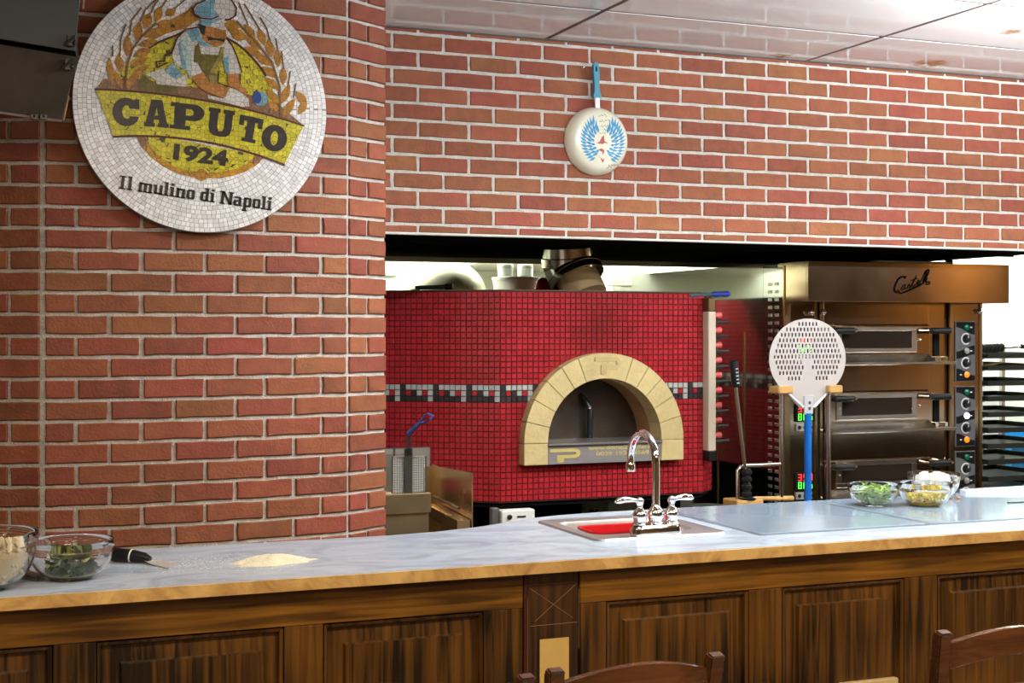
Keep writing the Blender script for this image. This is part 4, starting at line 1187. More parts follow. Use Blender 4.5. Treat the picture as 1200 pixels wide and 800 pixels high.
for sg in (-1, 1):
    mb = MB()
    for ring_, (rr_, cnt, ln_) in enumerate(((62, 11, 46), (92, 15, 44), (42, 7, 30))):
        for q in range(cnt):
            a = radians(-58 + 118 * q / (cnt - 1))
            bx_ = 290 + sg * (rr_ + 14) * cos(a) * 1.1 if sg > 0 else 290 - (rr_ + 14) * cos(a) * 1.1
            by_ = 555 - (rr_ + 22) * sin(a) * 1.15
            da = a + radians(28)
            ln2 = ln_ * (1 + .35 * max(0, sin(a)))
            u0, v0 = PP(bx_, by_); ex, ey = sg * cos(da), sin(da)
            L_ = ln2 * pk * .72; wv = 9.0 * pk
            mb.prism([(u0 - ex * L_ * .6, v0 - ey * L_ * .6), (u0 + ey * wv * sg, v0 - ex * wv * sg), (u0 + ex * L_, v0 + ey * L_), (u0 - ey * wv * sg, v0 + ex * wv * sg)], PANP, 0, .0006)
    mb.build('wing_print', blue_print, pan)
mb = MB()
for pts in (((248, 570), (268, 562), (285, 530), (296, 520), (300, 555), (325, 572), (300, 566), (290, 575)), ((255, 645), (275, 660), (290, 690), (300, 662), (322, 640), (292, 668)), ((262, 610), (280, 600), (300, 612), (292, 640), (284, 622))):
    vs_, fs_ = curve_tris([[PP(*p) for p in pts]]); slab(mb, vs_, fs_, PANP, 0, .0005)
mb.build('figure_print', red_print, pan)
mb = MB(); rnd = random.Random(9)
for row, (yy_0, xa_, xb_) in enumerate(((405, 265, 318), (438, 270, 340), (468, 280, 342), (488, 290, 330), (510, 262, 325), (712, 315, 390))):
    x_ = xa_; pts = []
    while x_ < xb_:
        pts.append(PP(x_ + rnd.uniform(-3, 3), yy_0 + rnd.uniform(-9, 9) - (x_ - xa_) * (.12 if row < 5 else .25))); x_ += 5
    for a, b in zip(pts, pts[1:]):
        mb.tube([PANP(a[0], a[1], .0003), PANP(b[0], b[1], .0003)], .0007, 4)
mb.build('handwriting', ink, pan)['kind'] = 'stuff'
nb = W3(685, 78, WY - .012)
tag(MB().lathe([(.001, .0), (.005, .001), (.005, .003), (.002, .004), (.002, .016)], tuple(nb + Vector((0, -.002, 0))), 10, axis=(0, 1, 0)).build('wall_nail', chrome, origin=tuple(nb)), 'bright screw head in the brick left of the pan handle', 'screw')

# ================================================================== RED TILED PIZZA OVEN
OY = 5.66
OX0, OX1 = XA(586, OY), XA(823, OY)
OZ0, OZ1 = ZA(586, 589.5, OY), ZA(586, 340, OY)
AY = 5.60
ACX = XA(710, AY); ACZ = ZA(710, 517, AY)
RO, RI = 0.388, 0.276
SILL = 0.094
oven = thing('pizza_oven', ((OX0 + OX1) / 2, 6.3, 0), 'large red mosaic-tiled pizza oven with a stone arch mouth', 'oven')
grout = M('dark_red_grout', (0.045, 0.012, 0.012), .8)
la = radians(35); ra = radians(45)
LL_ = 1.45
PL0 = Vector((OX0, OY, 0)); PL1 = PL0 + Vector((-cos(la), sin(la), 0)) * LL_
PR0 = Vector((OX1, OY, 0)); PR1 = PR0 + Vector((cos(ra), sin(ra), 0)) * .155
ybk = 7.32
body = MB()
def wallq(a, b, z0, z1, t=.03):
    d = (b - a).normalized(); n_ = Vector((-d.y, d.x, 0))
    p = [a, b, b + n_ * t, a + n_ * t]
    body.prism([(q.x, q.y) for q in p], lambda u, v, dd_: (u, v, dd_), z0, z1)
in0 = .002
PLa, PLb = PL1 + Vector((0, in0, 0)), PL0 + Vector((0, in0, 0))
wallq(PLa, PLb, OZ0, OZ1); wallq(PR0 + Vector((0, in0, 0)), PR1 + Vector((0, in0, 0)), OZ0, OZ1)
wallq(PR1, Vector((PR1.x, ybk, 0)), OZ0, OZ1); wallq(Vector((PL1.x, ybk, 0)), PL1, OZ0, OZ1)
# front wall with the arched mouth left open
RM = RI + .05
yf0, yf1 = OY + in0, OY + .04
body.box(OX0, ACX - RM, yf0, yf1, OZ0, OZ1).box(ACX + RM, OX1, yf0, yf1, OZ0, OZ1).box(ACX - RM, ACX + RM, yf0, yf1, OZ0, ACZ - SILL + .02)
NA = 20
for q in range(NA):
    a0, a1 = pi * q / NA, pi * (q + 1) / NA
    xa_, xb_ = ACX + RM * cos(a0), ACX + RM * cos(a1)
    za_, zb_ = ACZ + RM * sin(a0), ACZ + RM * sin(a1)
    body.prism([(xa_, za_), (xb_, zb_), (xb_, OZ1), (xa_, OZ1)], lambda u, v, d: (u, d, v), yf0, yf1)
body.build('shell', grout, oven)
top_out = [(PL1.x, ybk), (PL1.x, PL1.y + .03), (PL0.x, PL0.y + .02), (PR0.x, PR0.y + .02), (PR1.x, PR1.y + .03), (PR1.x, ybk)]
MB().prism(top_out, lambda u, v, d: (u, v, d), OZ1 - .004, OZ1 + .004).build('top_slab', M('oven_top', (0.16, .10, .05), .6), oven)
MB().prism(top_out, lambda u, v, d: (u, v, d), OZ0 - .02, OZ0 + .01).build('base_slab', black_matte, oven)
# mosaic, by colour
TP = 0.0252
tiles = {'R': MB(), 'D': MB(), 'W': MB()}
PAT = ['DDD', 'WRD', 'WDD', 'WWD', 'WRD', 'WWW']
zs = ZA(586, 451, OY)      # top of the patterned band
nrow_top = int(math.ceil((OZ1 - zs) / TP)); nrow_bot = int(math.ceil((zs - OZ0) / TP))
rt = random.Random(4)
def tile(a, d, n_, s0, s1, z0, z1, col):
    g_ = .0012; b_ = .0012; h_ = .0035
    j = rt.uniform(-.0003, .0003)
    s0 += g_; s1 -= g_; z0 += g_ + j; z1 -= g_ - j
    if s1 - s0 < .004 or z1 - z0 < .004: return
    def P(s, zz, o_): 
        q = a + d * s + n_ * o_
        return (q.x, q.y, zz)
    t1, t2 = rt.uniform(-.0004, .0004), rt.uniform(-.0004, .0004)
    top = [P(s0 + b_, z0 + b_, h_ + t1), P(s1 - b_, z0 + b_, h_ + t2), P(s1 - b_, z1 - b_, h_ - t1), P(s0 + b_, z1 - b_, h_ - t2)]
    bot = [P(s0, z0, 0), P(s1, z0, 0), P(s1, z1, 0), P(s0, z1, 0)]
    tiles[col].add(top + bot, [(0, 1, 2, 3), (0, 4, 5, 1), (1, 5, 6, 2), (2, 6, 7, 3), (3, 7, 4, 0)])
def tile_face(a, b, phase, front=False):
    d = (b - a).normalized(); L_ = (b - a).length; n_ = Vector((d.y, -d.x, 0))
    nc = max(1, int(round(L_ / TP))); w_ = L_ / nc
    for c_ in range(nc):
        for r_ in range(-nrow_top, nrow_bot):
            z1_ = min(zs - r_ * TP, OZ1); z0_ = max(zs - (r_ + 1) * TP, OZ0)
            if front:
                xm_ = a.x + (c_ + .5) * w_; zm = (z0_ + z1_) / 2
                if (zm > ACZ and (xm_ - ACX) ** 2 + (zm - ACZ) ** 2 < (RO - .012) ** 2) or (ACZ - SILL + .008 < zm <= ACZ and abs(xm_ - ACX) < RO - .008):
                    continue
            col = 'R'
            if 0 <= r_ < 3:
                col = PAT[(c_ + phase) % 6][r_]
            tile(a, d, n_, c_ * w_, (c_ + 1) * w_, z0_, z1_, col)
def soot(m):
    nt = m.node_tree; b = nt.nodes['Principled BSDF']; N, L = nt.nodes.new, nt.links.new
    src = b.inputs['Base Color'].links[0].from_socket
    geo = N('ShaderNodeNewGeometry'); mp = N('ShaderNodeMapping')
    mp.inputs['Location'].default_value = (-ACX / .17, 0, -(ACZ + RO + .10) / .20); mp.inputs['Scale'].default_value = (1 / .17, 0, 1 / .20)
    L(geo.outputs['Position'], mp.inputs['Vector'])
    ln = N('ShaderNodeVectorMath'); ln.operation = 'LENGTH'; L(mp.outputs[0], ln.inputs[0])
    nz = N('ShaderNodeTexNoise'); nz.inputs['Scale'].default_value = 9; L(geo.outputs['Position'], nz.inputs['Vector'])
    ad = N('ShaderNodeMath'); ad.operation = 'ADD'; L(ln.outputs['Value'], ad.inputs[0]); L(nz.outputs[0], ad.inputs[1])
    mr = N('ShaderNodeMapRange'); mr.inputs[1].default_value = .4; mr.inputs[2].default_value = 1.6; mr.inputs[3].default_value = .55; mr.inputs[4].default_value = 0
    L(ad.outputs[0], mr.inputs[0])
    mix = N('ShaderNodeMix'); mix.data_type = 'RGBA'; L(mr.outputs[0], mix.inputs[0]); L(src, mix.inputs[6]); mix.inputs[7].default_value = (.05, .012, .008, 1)
    L(mix.outputs[2], b.inputs['Base Color'])
    return m
nl = int(round(LL_ / TP))
tile_face(PL1, PL0, (-nl) % 6)
tile_face(PL0, PR0, 0, True)
tile_face(PR0, PR1, 2)
tile_face(PR1, Vector((PR1.x, ybk, 0)), 2)
for key, nm, m_ in (('R', 'red_tile', soot(M('red_mosaic', (0.37, 0.020, 0.026), .20, island=.10, coat=.2))), ('D', 'dark_tile', M('charcoal_mosaic', (0.035, .03, .03), .25, island=.25)), ('W', 'pale_tile', M('pale_grey_mosaic', (0.42, .42, .40), .25, island=.12))):
    tiles[key].build(nm, m_, oven)['kind'] = 'stuff'
# stone arch
stone = M('cream_fire_stone', (0.60, 0.47, 0.22), .8, var=.12, vscale=14, objrand=.07, bump=.35, bscale=60)
stone_in = M('fire_brick_inside', (0.40, 0.19, 0.07), .85, var=.35, vscale=9, bump=.3, bscale=50)
JA = [0, 15.5, 30, 44.5, 57, 70, 110, 123, 136.5, 151, 166, 180]
def AR(u, v, d): return (ACX + u, d, ACZ + v)
for i in range(len(JA) - 1):
    a0, a1 = JA[i] + (.14 if i else 0), JA[i + 1] - .14
    nn = max(3, int((a1 - a0) / 4))
    inn = [(RI * cos(radians(a0 + (a1 - a0) * q / nn)), RI * sin(radians(a0 + (a1 - a0) * q / nn))) for q in range(nn + 1)]
    out = [(RO * cos(radians(a0 + (a1 - a0) * q / nn)), RO * sin(radians(a0 + (a1 - a0) * q / nn))) for q in range(nn + 1)]
    MB().prism(inn + out[::-1], AR, AY, OY + .05).build('arch_stone', stone, oven, bevel=.002)
for sg in (-1, 1):
    xs_ = sorted((ACX + sg * RI, ACX + sg * RO))
    MB().box(xs_[0], xs_[1], AY, OY + .05, ACZ - SILL, ACZ - .0015).build('arch_stone', stone, oven, bevel=.003)
# relief on the keystone: an angular P drawn as a rounded bar
def p_logo(ox, oz, w, h, y, th, t):
    mb = MB()
    mb.box(ox, ox + w * .80, y - th, y, oz + h * .76, oz + h)
    mb.box(ox + w * .24, ox + w * .80, y - th, y, oz + h * .30, oz + h * .54)
    mb.box(ox + w * .24, ox + w * .46, y - th, y, oz, oz + h * .30)
    ptsO = [(ox + w * .80 + w * .20 * cos(radians(a)), oz + h * .65 + h * .35 * sin(radians(a))) for a in range(-90, 91, 15)]
    ptsI = [(ox + w * .80 + w * .06 * cos(radians(a)), oz + h * .65 + h * .11 * sin(radians(a))) for a in range(-90, 91, 15)]
    mb.prism(ptsO + ptsI[::-1], lambda u, v, d: (u, d, v), y - th, y)
    return mb
p_logo(ACX - .055, ACZ + .295, .125, .075, AY, .005, 0).build('keystone_relief', M('stone_relief', (0.50, .37, .17), .8), oven)
sill_m = M('grey_sill_metal', (0.32, .30, .30), .35, .4, var=.06, vscale=9)
sl = MB().box(ACX - RI + .001, ACX + RI - .001, AY + .004, OY + .05, ACZ - SILL, ACZ - .012).build('sill', sill_m, oven, bevel=.0015)
MB().box(ACX - RI, ACX + RI, AY - .012, OY + .32, ACZ - .012, ACZ - .001).build('sill_shelf', M('sill_shelf', (.40, .38, .37), .3, .7), oven, bevel=.002)
gold_p = M('yellow_lettering', (0.58, 0.46, 0.14), .5)
p_logo(XA(645, AY), ACZ - .085, .145, .058, AY + .004, .0012, 0).build('sill_logo', gold_p, sl)
def sill_text(body, px0, px1, pyc, hpx):
    vs_, fs_ = text_tris(body, 1.0, .02)
    x0 = min(v[0] for v in vs_); x1 = max(v[0] for v in vs_); y0 = min(v[1] for v in vs_); y1 = max(v[1] for v in vs_)
    X0_, X1_ = XA(px0, AY), XA(px1, AY); zc = ZA((px0 + px1) / 2, pyc, AY); hh = hpx * DA(720, AY) / F
    mb = MB(); slab(mb, vs_, fs_, lambda u, v, d: (X0_ + (u - x0) / (x1 - x0) * (X1_ - X0_), AY + .004 - d, zc + ((v - y0) / (y1 - y0) - .5) * hh), -.0005, .001)
    mb.build('sill_lettering', gold_p, sl)
sill_text('www.domo2.Volterni.it', 690, 772, 523.6, 5.0)
sill_text('0039 193 14569', 699, 761, 530.6, 4.8)
# vaulted throat, steel door plate and its handle
th_d = 0.30
N_ = 28
thr = MB(); vs_ = []
for yy in (OY + .045, OY + th_d):
    for q in range(N_ + 1):
        a = pi * q / N_; vs_.append((ACX + (RI + .004) * cos(a), yy, ACZ + (RI + .004) * sin(a)))
    for q in range(N_ + 1):
        a = pi * q / N_; vs_.append((ACX + (RI + .04) * cos(a), yy, ACZ + (RI + .04) * sin(a)))
m1 = N_ + 1
fs_ = []
for q in range(N_):
    fs_ += [(q, q + 1, 2 * m1 + q + 1, 2 * m1 + q), (m1 + q, 3 * m1 + q, 3 * m1 + q + 1, m1 + q + 1), (q, m1 + q, m1 + q + 1, q + 1), (2 * m1 + q, 2 * m1 + q + 1, 3 * m1 + q + 1, 3 * m1 + q)]
fs_ += [(0, 2 * m1, 3 * m1, m1), (m1 - 1, 2 * m1 - 1, 4 * m1 - 1, 3 * m1 - 1)]
thr.add(vs_, fs_).build('throat', stone_in, oven, smooth=True)
dy_ = OY + .17
door_out = [((RI - .004) * cos(pi * q / 24), (RI - .004) * sin(pi * q / 24)) for q in range(25)]
door = MB().prism(door_out, AR, dy_, dy_ + .012).build('oven_door', M('sooty_steel', (0.075, .058, .045), .36, .75, var=.5, vscale=6, rvar=.08), oven)
dk = M('door_handle_black', (0.012, .016, .018), .3)
hx0 = XA(692, dy_ - .04); 
hz1, hz0 = ZA(692, 478, dy_), ZA(692, 512, dy_)
MB().tube([(hx0, dy_ - .03, hz0), (hx0 - .003, dy_ - .045, hz1), (hx0 - .014, dy_ - .03, hz1 + .03), (hx0 - .035, dy_ - .004, hz1 + .062)], [.014, .0135, .0125, .012], 12).build('handle', dk, door, smooth=True)
MB().tube([(hx0 - .003, dy_ - .045, hz1 + .001), (hx0 - .0035, dy_ - .0455, hz1 + .009)], .0145, 12).build('handle_band', chrome, door)
# stand under the oven
sm_ = MB()
for (x_, y_) in ((PL0.x - .05, PL0.y + .25), (PR0.x - .05, PR0.y + .2), (PL0.x - .6, 6.9), (PR1.x - .08, 6.9)):
    MB().box(x_ - .03, x_ + .03, y_ - .03, y_ + .03, 0, OZ0 - .02).build('leg', black_matte, oven)
MB().box(PL1.x + .05, PR1.x - .03, 6.55, 6.57, 0, OZ0 - .02).build('shade_panel', black_matte, oven)  # added black sheet, hides the bright rear wall and stands for shade
shelf_z = .62
MB().prism([(PL0.x - .55, 6.5), (PL0.x - .1, 5.85), (PR0.x, 5.85), (PR0.x + .02, 6.5)], lambda u, v, d: (u, v, d), shelf_z - .02, shelf_z).build('lower_shelf', M('brown_shelf', (.05, .035, .02), .5), oven)

MB().box(PR1.x - .03, PR1.x - .01, PR1.y + .34, ybk, .05, OZ0 - .02).build('added_dark_side', black_matte, oven)  # added black board, makes the deck oven's side reflect dark
# flue
flue = thing('flue_pipe', (XA(684, 5.76), 5.76, OZ1 + .004), 'bent steel flue pipe rising from the tiled oven top', 'flue')
def cyl(p0, p1, r0, r1, name, mat, hollow=False):
    p0, p1 = Vector(p0), Vector(p1)
    MB().tube([p0, p1], [r0, r1], 36).build(name, mat, flue, smooth=True)
tan_m = M('tan_flue_paint', (0.40, .27, .14), .4, .3)
steelf = M('flue_steel', (.55, .50, .42), .14, 1.0)
fa = Vector((-.20, .50, .84)).normalized()
fb = Vector((XA(684, 5.76), 5.76, OZ1 + .002))
MB().tube([fb - fa * .03, fb + fa * .13], .098, 40).build('lower_pipe', tan_m, flue, smooth=True)
MB().lathe([(.100, .020), (.122, .0), (.126, .001), (.127, .006), (.127, .030), (.131, .032), (.131, .040), (.127, .043), (.127, .092)], tuple(fb + fa * .062), 44, axis=tuple(fa), caps=False).build('elbow_ring', steelf, flue, smooth=True)
fc = fb + fa * .150
ax2 = Vector((-.10, -.10, 1.0)).normalized()
MB().lathe([(.118, -.05), (.128, -.012), (.133, -.008), (.133, .030), (.128, .034), (.126, .075)], tuple(fc), 44, axis=tuple(ax2), caps=False).build('upper_collar', steelf, flue, smooth=True)

# things standing on the oven
dome = MB()
dc = (XA(519, 7.05), 7.05, OZ1 + .004)
dR, dH = .232, .196
prof_ = [(dR + .006, 0.0), (dR + .006, .004), (dR, .006)] + [(dR * cos(a), .006 + dH * sin(a)) for a in (pi / 2 * q / 14 for q in range(1, 14))] + [(.002, dH + .006)]
tag(MB().lathe(prof_, dc, 48, caps=False).build('mixing_bowl', M('satin_bowl_steel', (.58, .56, .45), .28, .35), origin=dc, smooth=True), 'upturned steel mixing bowl on top of the tiled oven', 'bowl')
p0, p1 = W3(487, 347, 5.95), W3(530, 338.5, 5.85)
p0.z = OZ1 + .016; p1.z = OZ1 + .020
mb = MB().tube([p0, p1], [.009, .011], 10)
stk = thing('kitchen_tool', tuple(p0), 'dark tool handle lying on the oven before the upturned bowl', 'tool')
mb.build('shaft', M('teal_black', (.02, .04, .045), .35), stk, smooth=True)
MB().tube([p1 - (p1 - p0).normalized() * .03, p1 + (p1 - p0).normalized() * .004], .0135, 10).build('end_grip', black_plastic, stk, smooth=True)
MB().box(p0.x - .01, p0.x + .01, p0.y - .03, p0.y + .03, OZ1 + .004, OZ1 + .010).build('foot', black_plastic, stk)
wpl = M('white_plastic', (.82, .83, .78), .4)
pot_c = (XA(605, 6.9), 6.9, OZ1 + .004)
pot = thing('white_tub', pot_c, 'wide white lidded tub on the oven behind the upturned bowl', 'tub')
MB().lathe([(.115, 0), (.125, .085), (.125, .09)], pot_c, 30).build('tub_body', wpl, pot, smooth=True)
MB().lathe([(.130, .088), (.130, .102), (.10, .106), (.001, .107)], pot_c, 30).build('tub_lid', M('grey_white_lid', (.68, .70, .66), .4), pot, smooth=True)
for dx_, lab in ((-.062, 'small white canister standing left on the white lidded tub'), (.052, 'small white canister standing right on the white lidded tub')):
    cc = (pot_c[0] + dx_, pot_c[1], pot_c[2] + .107)
    cn = thing('canister', cc, lab, 'canister', 'white canisters on the tub')
    MB().lathe([(.040, 0), (.042, .056), (.042, .062), (.036, .064), (.001, .064)], cc, 22).build('can_body', wpl, cn, smooth=True)
    MB().lathe([(.0435, .044), (.0435, .050)], cc, 22).build('can_band', M('grey_band', (.55, .58, .55), .5), cn)
rc_ = (XA(637, 6.66), 6.66, OZ1 + .004)
tag(MB().lathe([(.055, 0), (.058, .02), (.045, .06), (.03, .085), (.012, .095)], rc_, 18).build('red_cap_jar', red_pl, origin=rc_, smooth=True), 'red plastic cone jar left of the flue', 'jar')
# white extractor shelf on the rear wall, framed notice
shx0, shx1 = XA(553, 7.3), XA(700, 7.3)
tag(MB().prism([(7.2, 1.955), (7.6, 1.925), (7.6, 2.02), (7.2, 2.0)], lambda u, v, d: (d, u, v), shx0, shx1).build('wall_hood', M('white_hood', (.8, .82, .78), .35), origin=((shx0 + shx1) / 2, 7.55, 1.93), bevel=.003), 'white slanted hood on the rear kitchen wall above the tub', 'hood')
nx0, nx1 = XA(440, BACK), XA(466, BACK); nz0, nz1 = ZA(455, 323, BACK), ZA(455, 298, BACK)
note = thing('framed_notice', ((nx0 + nx1) / 2, BACK, nz0), 'white notice in a grey rounded frame on the rear wall', 'notice')
MB().prism(rrect(nx0, nx1, nz0, nz1, .015), lambda u, v, d: (u, d, v), BACK - .012, BACK - .001).build('frame', M('grey_green_frame', (.22, .30, .27), .5), note)
MB().prism(rrect(nx0 + .01, nx1 - .01, nz0 + .01, nz1 - .01, .012), lambda u, v, d: (u, d, v), BACK - .014, BACK - .011).build('sheet', M('notice_sheet', (.85, .88, .86), .5), note)

# low things seen under the oven
wx0, wx1, wy_ = XA(588, 4.7), XA(627, 4.7), 4.7
wz = ZA(605, 597.5, 4.7)
dev = thing('white_appliance', ((wx0 + wx1) / 2, wy_ + .03, 0), 'white appliance with a round knob just behind the counter', 'appliance')
MB().box(wx0, wx1, wy_, wy_ + .05, .55, wz).build('casing', M('appliance_white', (.74, .74, .72), .4), dev, bevel=.004)
MB().box(XA(579, 4.7), wx0 - .001, wy_ + .02, wy_ + .05, .55, wz + .008).build('side_casing', M('appliance_grey', (.10, .095, .09), .5), dev, bevel=.003)
kz = ZA(597, 605.5, 4.7); kx = XA(597, 4.7)
MB().lathe([(.009, 0), (.009, .006), (.007, .007)], (kx, wy_, kz), 18, axis=(0, -1, 0)).build('knob', dark_steel, dev)
MB().box(XA(606, 4.7), XA(616, 4.7), wy_ - .002, wy_, kz - .004, kz + .002).build('slot', black_plastic, dev)
MB().box((wx0 + wx1) / 2 - .05, (wx0 + wx1) / 2 + .05, wy_ + .01, wy_ + .045, 0, .55).build('pedestal', black_matte, dev)
gx0, gx1 = XA(712, 6.1), XA(752, 6.1)
tag(MB().box(gx0, gx1, 6.1, 6.4, shelf_z, ZA(730, 588.5, 6.1)).build('food_box', M('pale_green_box', (.60, .66, .52), .4), origin=((gx0 + gx1) / 2, 6.25, shelf_z), bevel=.004), 'pale green box on the dark shelf under the oven', 'box')
fcx = XA(697, 6.05)
fo = MB(); rnd = random.Random(8)
fo.ball((fcx, 6.05, shelf_z + .06), .06, 12, 8)
fo.v = [tuple(Vector((fcx, 6.05, shelf_z + .06)) + (Vector(p) - Vector((fcx, 6.05, shelf_z + .06))) * rnd.uniform(.75, 1.05)) for p in fo.v]
tag(fo.build('foil_ball', M('crumpled_foil', (.75, .76, .72), .25, 1.0), origin=(fcx, 6.05, shelf_z)), 'crumpled foil ball beside the green box under the oven', 'foil')
bkc = (XA(830, 5.9), 5.9, 0)
bk = thing('dark_bucket', bkc, 'dark green-grey bin below the right corner of the oven', 'bin')
MB().lathe([(.13, 0), (.15, .70), (.155, .72)], bkc, 28).build('bin_body', M('bin_green', (.06, .075, .055), .4), bk, smooth=True)
MB().lathe([(.16, .715), (.16, .735), (.12, .745), (.001, .746)], bkc, 28).build('bin_lid', M('bin_lid_green', (.09, .11, .08), .4), bk, smooth=True)

# tool strip on the oven's right edge ------------------------------
sx_a, sx_b = XA(826.5, 5.63), XA(835.5, 5.63)
sz0, sz1 = ZA(831, 528, 5.63), ZA(831, 365, 5.63)
strip = thing('tool_strip', ((sx_a + sx_b) / 2, 5.65, sz0), 'upright pale strip of red pegs and black rods on the oven corner', 'tool rack')
MB().box(sx_a, sx_b, 5.600, 5.655, sz0, sz1).build('bar', M('pale_bar', (.62, .52, .40), .45), strip, bevel=.004)
MB().box(sx_a, sx_b + .002, 5.598, 5.655, sz0 - .045, sz0 - .001).build('lower_cap', black_plastic, strip, bevel=.004)
MB().box(sx_a - .002, sx_b - .006, 5.598, 5.655, sz1 + .001, sz1 + .062).build('upper_cap', M('bronze_cap', (.16, .10, .04), .35, .6), strip, bevel=.004)
zt_ = sz1 - .018
red_peg = M('red_peg', (.62, .10, .10), .4)
for q in range(9):
    zz = zt_ - q * .0685
    MB().lathe([(.009, 0), (.015, .040), (.014, .045)], (sx_b - .004, 5.632, zz), 12, axis=(1, -.05, .06)).build('red_peg', red_peg, strip, smooth=True)
    MB().tube([(sx_b - .004, 5.66, zz - .028), (sx_b + .045, 5.67, zz - .029), (sx_b + .092, 5.68, zz - .027), (sx_b + .112, 5.684, zz - .027)], [.011, .0105, .006, .008 if q % 2 == 0 else .005], 8).build('rod', M('charcoal_rod', (.03, .03, .032), .4), strip, smooth=True)
bb0 = W3(812, 347.5, 5.66); bb0.z = sz1 + .074
bru = thing('pastry_brush', tuple(bb0), 'brush with a blue handle lying across the top of the tool strip', 'brush')
bdir = Vector((1, .1, .05)).normalized()
MB().tube([bb0 + bdir * .10, bb0 + bdir * .115, bb0 + bdir * .15, bb0 + bdir * .19, bb0 + bdir * .205], [.006, .014, .012, .015, .008], 12).build('handle', M('royal_blue_plastic', (.015, .04, .30), .35), bru, smooth=True)
MB().tube([bb0 - bdir * .02, bb0 + bdir * .10], [.009, .007], 8).build('shank', M('brush_teal', (.04, .12, .14), .5), bru)
MB().lathe([(.011, 0), (.018, .006), (.018, .010), (.006, .012)], (bb0.x + .062, bb0.y, bb0.z - .024), 12).build('hook_plate', black_plastic, bru)
MB().tube([(bb0.x + .062, bb0.y, bb0.z - .02), (bb0.x + .062, bb0.y, bb0.z - .075)], [.005, .007], 8).build('brass_pin', M('brass', (.65, .42, .10), .25, 1.0), bru)

# ================================================================== FRYER BEHIND THE PIER
fr_x1 = XA(553, 5.03)
fr_x0 = fr_x1 - .42
yn, yfar = 5.03, 5.50
fz = ZA(480, 577.5, 5.05)
fryer = thing('deep_fryer', ((fr_x0 + fr_x1) / 2, 5.27, 0), 'stainless deep fryer half hidden behind the curved brick pier', 'fryer')
st_w = M('fryer_steel', (.82, .62, .36), .24, .92, var=.15, vscale=5, rvar=.1)
fbx = XA(506, yn)
MB().box(fr_x0, fbx - .004, yn + .02, yfar + .06, 0, fz - .065).build('body', st_w, fryer, bevel=.003)
MB().box(fr_x0, fbx, yn + .005, yn + .03, fz - .075, fz).box(fr_x0, fbx, yn + .03, yfar + .06, fz - .06, fz - .03).build('front_lip', st_w, fryer, bevel=.004)
MB().box(fr_x0, fr_x1 - .008, yfar, yfar + .035, fz + .001, ZA(480, 524.5, 5.5)).build('back_plate', M('fryer_back_steel', (.72, .72, .70), .3, 1.0), fryer, bevel=.003)
zg0, zg1 = ZA(553, 553.5, yn), ZA(507, 543, yfar)
MB().prism([(yn - .01, .60), (yfar, .60), (yfar, zg1), (yfar - .10, zg1 - .004), (yn - .01, zg0)], lambda u, v, d: (d, u, v), fr_x1 - .004, fr_x1).build('splash_guard', st_w, fryer)
MB().box(fr_x1 - .05, fr_x1 - .004, yfar - .004, yfar, .62, zg1 - .01).build('guard_return', st_w, fryer)
MB().tube([(fr_x1 - .05, yn + .01, fz - .065), (fr_x1 - .008, yn + .20, fz - .075), (fr_x1 - .008, yfar - .02, fz - .07)], .004, 6).build('guard_seam', dark_steel, fryer)
MB().prism([(yn - .004, fz - .11), (yfar - .1, fz - .09), (yfar - .1, fz - .13), (yn - .004, fz - .17)], lambda u, v, d: (d, u, v), fr_x1 - .06, fr_x1 - .01).build('drip_tray', st_w, fryer)
# basket
bxa, bxb = XA(458, 5.12), XA(497, 5.12)
bya, byb = 5.10, 5.30
bza, bzb = ZA(478, 578, 5.10), ZA(478, 535, 5.10)
basket = thing('fry_basket', ((bxa + bxb) / 2, bya, bza), 'wire fry basket with blue handle hung on the fryer', 'basket')
wire = M('basket_wire', (.16, .15, .13), .35, .9)
MB().box(bxa + .003, bxb - .003, bya + .012, byb, bza + .002, bzb - .006).build('mesh_lining', M('pale_mesh', (.50, .48, .43), .4, .6), basket)
mb = MB()
for q in range(17):
    zz = bza + (bzb - bza) * q / 16
    mb.tube([(bxa, bya, zz), (bxb, bya, zz)], .0014, 5)
for q in range(15):
    xx = bxa + (bxb - bxa) * q / 14
    mb.tube([(xx, bya - .001, bza), (xx, bya - .001, bzb)], .0012, 5)
mb.build('wire_grid', wire, basket)['kind'] = 'stuff'
MB().tube([(bxa, bya, bza), (bxb, bya, bza), (bxb, bya, bzb), (bxa, bya, bzb)], .0042, 8, closed=True).build('rim', wire, basket, smooth=True)
hxm = XA(479, 5.09)
MB().box(hxm - .016, hxm + .016, bya - .008, bya - .004, bza, bzb + .03).build('handle_plate', M('handle_plate', (.10, .095, .085), .35, .8), basket)
h0 = Vector((hxm, bya - .006, bzb)); h1 = W3(479, 508, 5.07); h2 = W3(493, 494, 5.01); h3 = W3(508, 487, 4.96)
for s_ in (-.010, -.003, .003, .010):
    MB().tube([h0 + Vector((s_, 0, 0)), h1 + Vector((s_, 0, 0))], .0022, 6).build('handle_wire', wire, basket)
sd = Vector((.012, -.012, 0))
bl_h = M('blue_grip', (.05, .06, .26), .35)
MB().tube([h1, h1.lerp(h2, .5), h2], [.011, .010, .008], 10).build('grip', bl_h, basket, smooth=True)
MB().tube([h2, h2.lerp(h3, .5) + Vector((-.010, 0, .012)), h3 + Vector((-.02, 0, .008)), h3, h3 + Vector((-.012, 0, -.012)), h2 + Vector((.015, 0, -.004))], .0042, 8, closed=True).build('grip_loop', bl_h, basket, smooth=True)
tag(MB().tube([W3(462, 541, 5.2), W3(462, 523, 5.2)], .004, 6).build('basket_hook', wire, basket))

